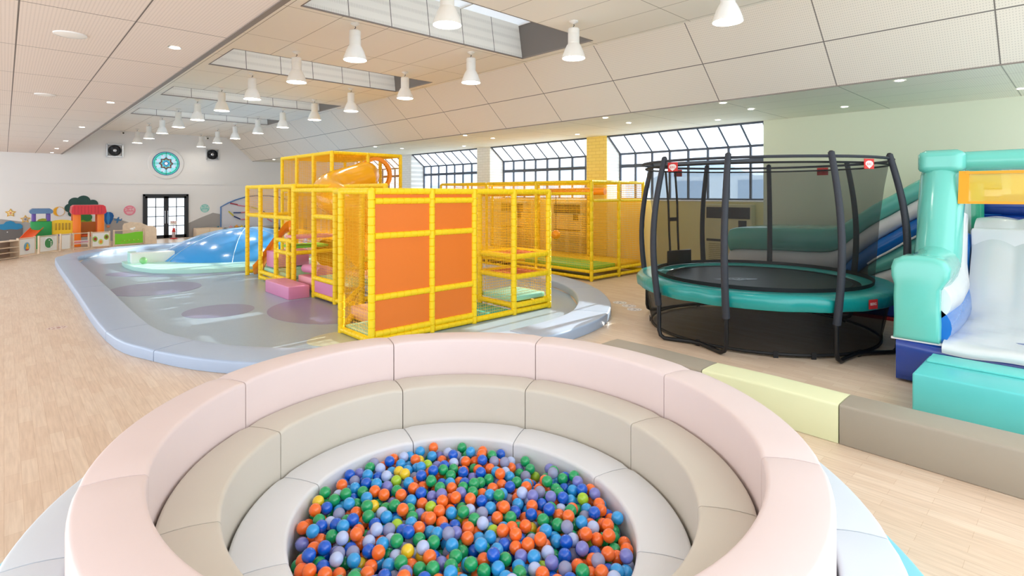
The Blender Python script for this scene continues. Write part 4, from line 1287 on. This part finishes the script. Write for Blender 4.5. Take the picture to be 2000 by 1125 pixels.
def plaque(t, name, pts, M, col, th=.012, label=None, parent=None):
    b = BM(); bq = BM(); prism(bq, pts, 0, th); merge(b, bq, M)
    return link(name, b, mat('paint_' + col.strip('#'), col, rough=.45), parent or t, smooth=False, label=label)
def circ(r, n=24, x=0, y=0, sx=1, sy=1): return [(x + r * sx * cos(2 * pi * k / n), y + r * sy * sin(2 * pi * k / n)) for k in range(n)]
def boardp(t, p, q, d, n, L, z0=.06, z1=.6, m_=None):
    b = BM(); obox(b, (p + q) / 2, d, n, L / 2 - .04, .008, z0, z1); return link('board', b, m_ or M_pw, t, smooth=False)
t, p, q, d, n, L = fence((.33, 25.17), (.82, 26.0), 'white fence panel with a round yellow duck picture')
boardp(t, p, q, d, n, L); c = (p + q) / 2
w1 = plaque(t, 'round_picture', circ(.15), face(d, n, c, .33, .01), '#79B7D8')
plaque(t, 'duck_shape', [(-.07, -.08), (.07, -.08), (.09, 0), (.03, .0), (.05, .07), (0, .11), (-.05, .07), (-.02, .0), (-.08, .0)], face(d, n, c, .33, .023), '#F5B91F', parent=w1)
plaque(t, 'red_foot', [(-.08, -.13), (.06, -.13), (.08, -.08), (-.09, -.08)], face(d, n, c, .33, .024), '#D9543A', parent=w1)
t, p, q, d, n, L = fence((.91, 26.14), (1.48, 26.81), 'white fence panel with a round green crocodile window')
boardp(t, p, q, d, n, L); c = (p + q) / 2
w1 = plaque(t, 'window_rim', circ(.215), face(d, n, c, .36, .01), '#FFFFFF')
w2 = plaque(t, 'green_disc', circ(.18), face(d, n, c, .36, .023), '#3F8F52')
for k in range(4): plaque(t, 'tooth', [(.06, .06 - .06 * k), (.13, .04 - .06 * k), (.06, .02 - .06 * k)], face(d, n, c, .36, .036), '#F6F6F0', parent=w2)
plaque(t, 'eye', circ(.025, 10), face(d, n, c - d * .0, .47, .036), '#F6F6F0', parent=w2)
t, p, q, d, n, L = fence((1.56, 26.9), (1.9, 27.12), 'narrow plain white fence panel beside the bead frame'); boardp(t, p, q, d, n, L)
t, p, q, d, n, L = fence((1.95, 27.15), (2.49, 27.40), 'open fence panel with pink sliding rods')
for z, col in ((.28, '#E9A3C0'), (.33, '#F0E4EC'), (.22, '#F2E9EF')):
    b = BM(); cyl(b, (p.x + d.x * .04, p.y + d.y * .04, z), (q.x - d.x * .04, q.y - d.y * .04, z), .016, n=8); link('rod', b, mat('paint_' + col.strip('#'), col, rough=.4), t)
t, p, q, d, n, L = fence((2.55, 27.44), (3.18, 27.56), 'white fence panel with three fruit shapes'); boardp(t, p, q, d, n, L); c = (p + q) / 2
for dx, z, c1, c2, sx in ((-.19, .36, '#9BCB5A', '#B0402E', 1), (0, .24, '#CFE07A', '#EE9A3D', 1), (.19, .42, '#9CBF3F', '#8A5A2A', .95)):
    w1 = plaque(t, 'fruit_shape', circ(.095, 18, sx=.85, sy=1.2), face(d, n, c + d * dx, z, .01), c1); plaque(t, 'fruit_core', circ(.055, 14, sx=.85, sy=1.2), face(d, n, c + d * dx, z, .023), c2, parent=w1)
t, p, q, d, n, L = fence((3.3, 27.62), (4.42, 28.02), 'wide fence panel with a bright green meadow board', .66)
c = (p + q) / 2
w1 = plaque(t, 'meadow_board', [(-L / 2 + .05, .08), (L / 2 - .05, .08), (L / 2 - .05, .56), (.25, .56), (.0, .52), (-.25, .50), (-L / 2 + .05, .53)], face(d, n, c, 0, 0), '#7FD62F')
for k in range(12): plaque(t, 'flower', circ(.014, 8), face(d, n, c + d * (-.3 + .06 * k), .17 + .03 * (k % 3), .013), ['#C9802C', '#B8441F', '#EFE07A'][k % 3], th=.004, parent=w1)
b = BM(); cc = V((c.x + d.x * .12, c.y + d.y * .12, .68)); ball(b, cc, .075, 12, 8, (1.1, .5, .8)); ball(b, cc + V((d.x * .09, d.y * .09, .05)), .04, 10, 6); link('sheep_slider', b, M_pw, t)
# plywood shelf at the left end and plywood box at the right end
t = thing('toy_shelf', 'low birch shelf unit at the left picture edge', 'shelf', (-.15, 24.7, 0))
p, q, d, L = along((-.75, 23.9), (.26, 25.08)); n = V((d.y, -d.x)); c = (p + q) / 2
b = BM()
for e in (p, q): obox(b, e, d, n, .015, .16, 0, .62)
link('side_panel', b, M_ply, t)
for z in (.02, .2, .37, .58):
    b = BM(); obox(b, c, d, n, L / 2, .15, z, z + .025); link('shelf_board', b, M_ply, t)
b = BM(); obox(b, c - n * .15, d, n, L / 2, .006, 0, .6); link('back_panel', b, mat('brown_ply', '#A98D7C', rough=.5), t)
t = thing('plywood_divider', 'birch plywood divider box at the right end of the toddler fence', 'divider', (4.7, 28.0, 0))
p, q, d, L = along((4.46, 28.0), (4.86, 27.85)); n = V((d.y, -d.x))
b = BM(); bq = BM(); prism(bq, [(0, 0), (L, 0), (L, .64), (L - .05, .74), (L - .15, .79), (.1, .80), (0, .76)], 0, .03); merge(b, bq, face(d, n, p, 0, 0)); link('front_panel', b, M_ply, t)
b = BM(); bq = BM(); prism(bq, [(-.9, 0), (0, 0), (0, .8), (-.25, .92), (-.6, .96), (-.85, .9), (-.9, .8)], 0, .03); merge(b, bq, face(d, n, p, 0, -.4)); link('back_panel', b, M_ply, t)
# playhouse: purple turret, yellow bridge, orange hut with red roof
ph = thing('playhouse', 'plastic playhouse with green box, purple turret, yellow bridge and red-roofed orange hut', 'playhouse', (1.9, 28.6, 0))
pl = lambda c_: mat('plastic_' + c_.strip('#'), c_, rough=.35)
YP = 28.45
b = BM(); box(b, .76, 1.40, YP, YP + .7, .35, 1.09, .03); box(b, .8, 1.36, YP + .04, YP + .66, 0, .36); link('green_box', b, pl('#1C9A4B'), ph, label='green lower box')
for x in (.86, 1.30):
    for y in (YP + .06, YP + .62):
        b = BM(); box(b, x - .06, x + .06, y - .04, y + .04, 1.09, 1.42, .02); link('turret_post', b, pl('#6A51A8'), ph)
b = BM()
prism(b, [(.76, 1.40), (1.40, 1.40), (1.44, 1.46), (1.42, 1.54), (1.34, 1.60), (.82, 1.60), (.74, 1.54), (.72, 1.46)], YP - .06, YP + .76, plane='XZ'); link('turret_roof', b, pl('#5B7FA8'), ph, label='blue turret roof')
b = BM(); prism(b, [(.95, 1.09), (1.25, 1.09), (1.25, 1.18), (1.12, 1.2), (1.0, 1.16)], YP + .3, YP + .34, plane='XZ'); link('steering_wheel', b, pl('#C9C21F'), ph)
b = BM(); prism(b, [(1.40, .55), (2.05, .55), (2.05, 1.08), (1.9, 1.12), (1.7, 1.14), (1.5, 1.12), (1.40, 1.09)], YP + .08, YP + .14, plane='XZ'); br = link('bridge_rail', b, pl('#F6CB12'), ph, label='yellow bridge side')
for k in range(5):
    b = BM(); box(b, 1.50 + .105 * k, 1.555 + .105 * k, YP + .06, YP + .075, .72, 1.0, .005); link('rail_slot', b, pl('#B78F10'), br)
b = BM(); box(b, 1.38, 2.08, YP + .1, YP + .65, .48, .56); link('bridge_deck', b, pl('#5A4A90'), ph)
for x0, x1 in ((2.05, 2.32), (2.85, 3.09)):
    b = BM(); box(b, x0, x1, YP, YP + .12, 0, 1.42, .03); link('hut_wall', b, pl('#FF8420'), ph)
    b = BM(); box(b, x0, x1, YP + .7, YP + .8, 0, 1.42, .03); link('hut_wall', b, pl('#F4761A'), ph)
b = BM(); box(b, 2.3, 2.87, YP + .70, YP + .76, .35, 1.0); link('hut_balustrade', b, pl('#D98A16'), ph)
b = BM(); box(b, 2.10, 3.05, YP + .1, YP + .7, .42, .48); link('hut_floor', b, pl('#D8541A'), ph)
b = BM(); box(b, 3.03, 3.09, YP + .1, YP + .72, 0, 1.42, .02); link('hut_wall', b, pl('#F4761A'), ph)
b = BM(); prism(b, [(2.0, 1.44), (2.03, 1.36), (2.12, 1.33), (3.04, 1.33), (3.13, 1.37), (3.16, 1.44), (3.12, 1.66), (3.04, 1.72), (2.1, 1.72), (2.03, 1.66)], YP - .08, YP + .86, plane='XZ')
rf = link('hut_roof', b, pl('#E0333F'), ph, label='red roof')
b = BM()
for k in range(9): box(b, 2.1 + .11 * k, 2.11 + .11 * k, YP - .09, YP - .078, 1.36, 1.68)
link('roof_grooves', b, pl('#B8222E'), rf, smooth=False)
b = BM(); chute(b, [(.95, 28.4, .75), (.8, 28.1, .6), (.6, 27.75, .35), (.45, 27.45, .12)], .2, .12, 1); link('slide', b, pl('#F2602A'), ph, label='orange-red slide')

# flat wooden wall decorations
def deco(name, label, cat, x, z, shapes, group=None):
    t = thing(name, label, cat, (x, YF - .012, z), group)
    par = t
    for i, (nm, pts, col) in enumerate(shapes):
        y1 = YF - .008 - .012 * i
        b = BM(); prism(b, [(x + a, z + c_) for a, c_ in pts], y1 - .012, y1, plane='XZ')
        link(nm, b, mat('paint_' + col.strip('#'), col, rough=.5), par, smooth=False)
    return t
def star(r, ri=.5): return [((r if k % 2 == 0 else r * ri) * sin(pi * k / 5), (r if k % 2 == 0 else r * ri) * cos(pi * k / 5)) for k in range(10)]
deco('wall_star', 'upper left yellow star on the far wall', 'wall decoration', .2, 1.38, [('star_back', star(.19), '#E0A92C'), ('star_face', star(.13), '#F6E2A8'), ('star_heart', circ(.04, 10), '#D98A6A')], 'yellow wall stars')
deco('wall_star', 'lower right yellow star near the purple turret', 'wall decoration', .66, 1.10, [('star_back', star(.18), '#E5B338'), ('star_face', star(.12), '#C9BDB4'), ('star_heart', circ(.04, 10), '#8A8A90')], 'yellow wall stars')
deco('wall_cloud', 'blue rain cloud with grey base on the far wall', 'wall decoration', .2, .72, [('rain_board', [(-.38, -.5), (.38, -.5), (.38, .02), (-.38, .02)], '#6E6A68'), ('cloud', [(-.37, 0), (-.4, .1), (-.34, .19), (-.22, .2), (-.14, .3), (0, .33), (.1, .28), (.16, .21), (.3, .2), (.38, .1), (.36, .0), (.2, -.05), (0, -.02), (-.2, -.05)], '#1F86B8'), ('eyes', circ(.02, 8, x=-.1, y=-.14), '#F2F0EC')])
deco('wall_moon', 'round wall ornament with a yellow crescent moon', 'wall decoration', 1.76, 1.41, [('disc', circ(.215), '#E9C88E'), ('white_disc', circ(.19), '#EEEDF0'), ('crescent', [(.19 * cos(a_), .19 * sin(a_)) for a_ in [pi / 2 + pi * k / 12 for k in range(13)]] + [(.0 + .08 * cos(a_), .17 * sin(a_)) for a_ in [-pi / 2 - pi * k / 12 for k in range(1, 12)]], '#F2AE1C')])
def blob(cs): 
    return cs
tw = thing('wall_tree', 'dark green tree ornament behind the red-roofed hut', 'wall decoration', (2.6, YF - .02, .9))
for nm, cs, col in (('dark_crown', [(2.15, 1.55, .2), (2.32, 1.78, .24), (2.62, 1.86, .25), (2.95, 1.72, .2), (2.2, 1.3, .13)], '#1F4A44'), ('mid_crown', [(2.5, 1.15, .2), (2.75, 1.12, .18)], '#2E7B3E'), ('low_bush', [(2.75, .92, .17), (2.6, .85, .15)], '#8AB91F')):
    b = BM()
    for i, (x_, z_, r_) in enumerate(cs):
        t_ = BM(); lathe(t_, [(r_, 0), (r_, -.012)], (x_, YF - .008 - .003 * i, z_), 20, 'Y'); merge(b, t_)
    link(nm, b, mat('paint_' + col.strip('#'), col, rough=.5), tw, smooth=False)
b = BM(); box(b, 2.42, 2.52, YF - .018, YF - .006, .5, 1.5); link('trunk', b, mat('paint_trunk', '#7A6350', rough=.6), tw)
deco('wall_balloon', 'blue hot-air balloon ornament on the far wall', 'wall decoration', 3.52, 1.08, [('envelope', [(-.08, -.3), (.08, -.3), (.18, -.08), (.21, .08), (.17, .2), (.08, .26), (-.08, .26), (-.17, .2), (-.21, .08), (-.18, -.08)], '#0F5FA8'), ('stripe', [(-.03, -.3), (.03, -.3), (.07, 0), (.03, .25), (-.03, .25), (-.07, 0)], '#2F86CC'), ('basket', [(-.05, -.46), (.05, -.46), (.06, -.36), (-.06, -.36)], '#D98A62')])
deco('wall_plane', 'small blue aeroplane ornament beside the balloon', 'wall decoration', 3.88, .96, [('plane', [(-.15, .04), (-.05, .04), (.02, .14), (.06, .14), (.05, .04), (.12, .02), (.15, .08), (.17, .02), (.12, -.04), (.04, -.03), (-.02, -.15), (-.06, -.15), (-.04, -.03), (-.13, -.01)], '#3F7FB5')])
for x, z, r_, col, lab, big in ((4.34, 1.40, .235, '#F08FA4', 'round pink age sign left of the glass doors', '2~4세'), (7.53, 1.44, .21, '#86CEC6', 'round mint age sign right of the glass doors', '5~7세')):
    t = thing('age_sign', lab, 'sign', (x, YF - .01, z))
    b = BM(); lathe(b, [(r_, 0), (r_, -.008)], (x, YF - .003, z), 32, 'Y'); link('disc', b, mat('sign' + col, col, rough=.5), t, smooth=False)
    text_mesh('age_lettering', big, .15, FACE_MY(x, YF - .013, z + .035), M_ink, t, .001)
    b = BM()
    for k in range(3): box(b, x - r_ * (.62 - .1 * k), x + r_ * (.62 - .1 * k), YF - .013, YF - .011, z - .075 - .04 * k, z - .06 - .04 * k)
    box(b, x - .08, x + .08, YF - .013, YF - .011, z + .135, z + .15)
    link('small_lettering', b, M_ink, t, smooth=False)
# wall fans and cameras
for x, z, s_, w_ in ((3.76, 4.21, .3, 'left'), (7.86, 4.22, .27, 'right')):
    t = thing('wall_fan', 'square steel-framed black ventilation fan %s of the round window' % w_, 'fan', (x, YF - .1, z - s_), 'wall fans')
    b = BM()
    for u_ in (-1, 1): box(b, x + u_ * s_ - .02, x + u_ * s_ + .02, YF - .12, YF, z - s_, z + s_); box(b, x - s_, x + s_, YF - .12, YF, z + u_ * s_ * .93 - .015, z + u_ * s_ * .93 + .015)
    link('frame', b, M_steel, t)
    b = BM(); lathe(b, [(.25, 0), (.25, -.12), (.22, -.12), (.20, -.03), (0, -.03)], (x, YF, z), 28, 'Y', caps=False); link('housing', b, M_blk, t)
    b = BM()
    for k in range(5):
        a = 2 * pi * k / 5
        u_, v_ = V((cos(a), 0, sin(a))), V((-sin(a), 0, cos(a)))
        c0 = V((x, YF - .08, z)); b.faces.new([b.verts.new(q_) for q_ in (c0 + u_ * .05 - v_ * .02, c0 + u_ * .19 - v_ * .06, c0 + u_ * .19 + v_ * .06 + V((0, .03, 0)), c0 + u_ * .05 + v_ * .03 + V((0, .02, 0)))])
    link('blades', b, M_dark, t)
    b = BM(); lathe(b, [(.07, 0), (.07, -.04), (.03, -.06), (0, -.06)], (x, YF - .07, z), 16, 'Y'); link('hub', b, M_steel, t)
for x, w_ in ((4.06, 'left'), (7.62, 'right')):
    t = thing('security_camera', 'small white wall camera high up on the %s' % w_, 'camera', (x, YF - .05, 4.98), 'wall cameras')
    b = BM(); box(b, x - .07, x + .07, YF - .1, YF, 4.98, 5.1, .01); link('body', b, M_lw, t)
    b = BM(); cyl(b, (x + .02, YF - .14, 5.04), (x + .02, YF - .1, 5.04), .035); link('lens', b, M_blk, t)
# marble-run board
t = thing('marble_run_board', 'arched white wall board with blue rim and coloured marble tracks', 'play board', (10.3, YF - .05, .3))
arc = [(8.27, .35), (8.27, 1.5), (8.62, 1.7), (9.0, 1.86), (9.5, 2.02), (10.03, 2.09), (10.7, 2.08), (11.3, 1.98), (11.9, 1.78), (12.3, 1.55), (12.3, .35)]
b = BM(); prism(b, arc, YF - .03, YF - .008, plane='XZ'); link('board', b, mat('board_pale', '#DCDDE6', rough=.5), t, smooth=False)
b = BM(); tube(b, [(x, YF - .045, z) for x, z in arc], .035, 8); link('rim', b, mat('rim_blue', '#5E86BE', rough=.4), t)
def track(p, q, col):
    b = BM(); cyl(b, (p[0], YF - .07, p[1]), (q[0], YF - .07, q[1]), .032, n=8); link('track', b, mat('paint_' + col.strip('#'), col, rough=.4), t)
wp = lambda px_, py_: (8.27 + (px_ - 431) * .0262, 1.5 - (py_ - 404) * .0268)
for a_, c_, col in (((448, 397), (462, 400), '#A83248'), ((461, 401), (478, 404), '#E58A96'), ((478, 404), (485, 404), '#C8405A'), ((488, 405), (506, 411), '#B9CC86'), ((454, 416), (468, 416), '#2A4A8C'), ((468, 416), (481, 415), '#E58A96'), ((445, 413), (454, 422), '#D8C83A'), ((455, 423), (467, 429), '#22356E'), ((468, 430), (481, 429), '#E58A96'), ((512, 414), (518, 420), '#3A4A5A'), ((520, 430), (530, 436), '#E08A96')):
    track(wp(*a_), wp(*c_), col)
b = BM(); box(b, 10.95, 11.15, YF - .12, YF - .05, .35, 1.2, .01); link('blue_post', b, mat('rim_blue', '#5E86BE'), t)
# low cabinets under and beside the board
t = thing('low_cabinet', 'low birch cabinet right of the glass doors', 'cabinet', (7.5, 30.7, 0))
b = BM(); box(b, 6.98, 8.2, 30.45, 31.0, .0, .46, .01); link('body', b, M_ply, t)
for k in range(2):
    b = BM(); box(b, 7.0 + .61 * k, 7.58 + .61 * k, 30.43, 30.45, .04, .42, .004); link('door', b, mat('birch_light', '#F0DCC2', rough=.4), t)
t = thing('toy_table', 'low grey table under the marble-run board', 'table', (10.0, 30.6, 0))
b = BM(); box(b, 8.4, 12.0, 30.35, 30.95, .36, .42, .01); link('table_top', b, mat('table_grey', '#B9B4AC', rough=.5), t)
for x in (8.5, 11.9):
    for y in (30.42, 30.88):
        b = BM(); box(b, x - .03, x + .03, y - .03, y + .03, 0, .36); link('leg', b, M_ply, t)
for i, (x, col, nm, r_) in enumerate(((8.02, '#3F7F8F', 'teal', .05), (8.9, '#F0A83A', 'orange', .09), (9.15, '#E8C93A', 'yellow', .08), (9.4, '#1F9A8A', 'green', .1), (8.62, '#E9A3B0', 'pink', .07))):
    b = BM(); zz_ = .421 if x > 8.3 else .461
    box(b, x - r_, x + r_, 30.6 - r_, 30.6 + r_, zz_, zz_ + r_ * .9, .02); cyl(b, (x, 30.6, zz_ + r_ * .9), (x, 30.6, zz_ + r_ * 1.5), r_ * .45)
    o = link('toy_block', b, mat('toy_' + nm, col, rough=.35)); tag(o, 'small %s toy standing on the furniture by the far wall' % nm, 'toy', 'toys by the far wall')
# fire extinguisher on its stand with sign
ex = thing('fire_extinguisher', 'fire extinguisher on red foot with sign board before the doors', 'fire extinguisher', (6.0, 30.35, 0))
b = BM(); lathe(b, [(.17, 0), (.17, .02), (.12, .05), (0, .05)], (6.0, 30.35, 0), 20); link('foot', b, M_red, ex)
b = BM(); lathe(b, [(.07, .05), (.075, .07), (.075, .36), (.05, .43), (.02, .46)], (6.0, 30.35, 0), 16); link('cylinder', b, mat('extinguisher_body', '#C8B4B4', rough=.3, metal=.3), ex)
b = BM(); lathe(b, [(.077, .33), (.077, .40), (.05, .45), (.02, .5), (.0, .5)], (6.0, 30.35, 0), 16); box(b, 5.94, 6.06, 30.33, 30.37, .48, .52); link('valve_head', b, M_red, ex)
b = BM(); tube(b, [(6.04, 30.35, .48), (6.12, 30.33, .42), (6.12, 30.33, .25), (6.09, 30.33, .15)], .012, 6); link('hose', b, M_blk, ex)
b = BM(); cyl(b, (6.0, 30.42, .03), (6.0, 30.42, .72), .012, n=8); po = link('sign_pole', b, M_steel, ex)
b = BM(); box(b, 5.86, 6.14, 30.405, 30.415, .68, .86, .004); sg = link('sign_plate', b, M_pw, ex)
text_mesh('sign_lettering', '소화기', .095, FACE_MY(6.0, 30.402, .81), M_red, ex, .001)
# printed floor stickers
for (x, y, lab, cs) in ((1.15 - .52, 11.55, 'faded printed floor sticker beside the left padded border', ('#E7D3C8', '#A86A5A')), (9.05, 6.45, 'round printed floor sticker near the trampoline, farthest of three', ('#F1ECEA', '#A9A5A8')), (8.92, 6.14, 'round printed floor sticker near the trampoline, middle of three', ('#F1EAEA', '#BDB2B0')), (8.72, 5.88, 'round printed floor sticker near the trampoline, nearest of three', ('#F0ECEE', '#AFA9B0'))):
    t = thing('floor_sticker', lab, 'sticker', (x, y, 0), 'printed floor stickers')
    b = BM(); prism(b, circ(.14, 24, x, y), .0005, .0015); link('disc', b, mat('sticker' + cs[0], cs[0], rough=.5), t, smooth=False)
    b = BM()
    for k in range(9):
        a = 2 * pi * k / 9; obox(b, (x + .10 * cos(a), y + .10 * sin(a)), (-sin(a), cos(a)), (cos(a), sin(a)), .02, .008, .0016, .0022)
    prism(b, circ(.03, 10, x + .02, y), .0016, .0022); prism(b, circ(.018, 8, x - .04, y - .02), .0016, .0022)
    link('print', b, mat('print' + cs[1], cs[1], rough=.5), t, smooth=False)
# air-conditioning cabinets along the window wall
M_ac = mat('ac_enamel', '#D9D2A6', rough=.4)
M_acg = mat('ac_grille', '#2A2C30', rough=.5)
for yc, lab in ((6.1, 'tall cream air-conditioning cabinet behind the trampoline'), (11.35, 'tall cream air-conditioning cabinet behind the rear cage, nearer one'), (13.9, 'tall cream air-conditioning cabinet behind the rear cage, farther one')):
    t = thing('air_conditioner', lab, 'air conditioner', (13.17, yc, 0), 'air-conditioning cabinets')
    b = BM(); box(b, 13.06, 13.29, yc - .6, yc + .58, .05, 1.93, .015); box(b, 13.09, 13.27, yc - .58, yc + .56, 0, .06); link('cabinet', b, M_ac, t)
    b = BM(); box(b, 13.045, 13.06, yc - .56, yc + .54, 1.58, 1.86); g_ = link('air_grille', b, M_acg, t, smooth=False)
    b = BM()
    for k in range(6): box(b, 13.035, 13.05, yc - .5, yc + .5, 1.62 + .042 * k, 1.63 + .042 * k)
    link('louvre', b, mat('louvre', '#44474D', rough=.4), g_, smooth=False)
    b = BM(); box(b, 13.05, 13.06, yc - .48, yc - .28, 1.35, 1.54); link('control_panel', b, M_acg, t, smooth=False)
    b = BM(); box(b, 13.05, 13.06, yc - .56, yc + .54, 1.0, 1.06); link('handle_strip', b, M_acg, t, smooth=False)
    b = BM()
    for s_ in (.28, -.3):
        for k in range(14): box(b, 13.052, 13.06, yc + s_ - .2, yc + s_ + .2, .3 + .048 * k, .32 + .048 * k)
    link('intake_slots', b, mat('slot_brown', '#A59A6E', rough=.5), t, smooth=False)
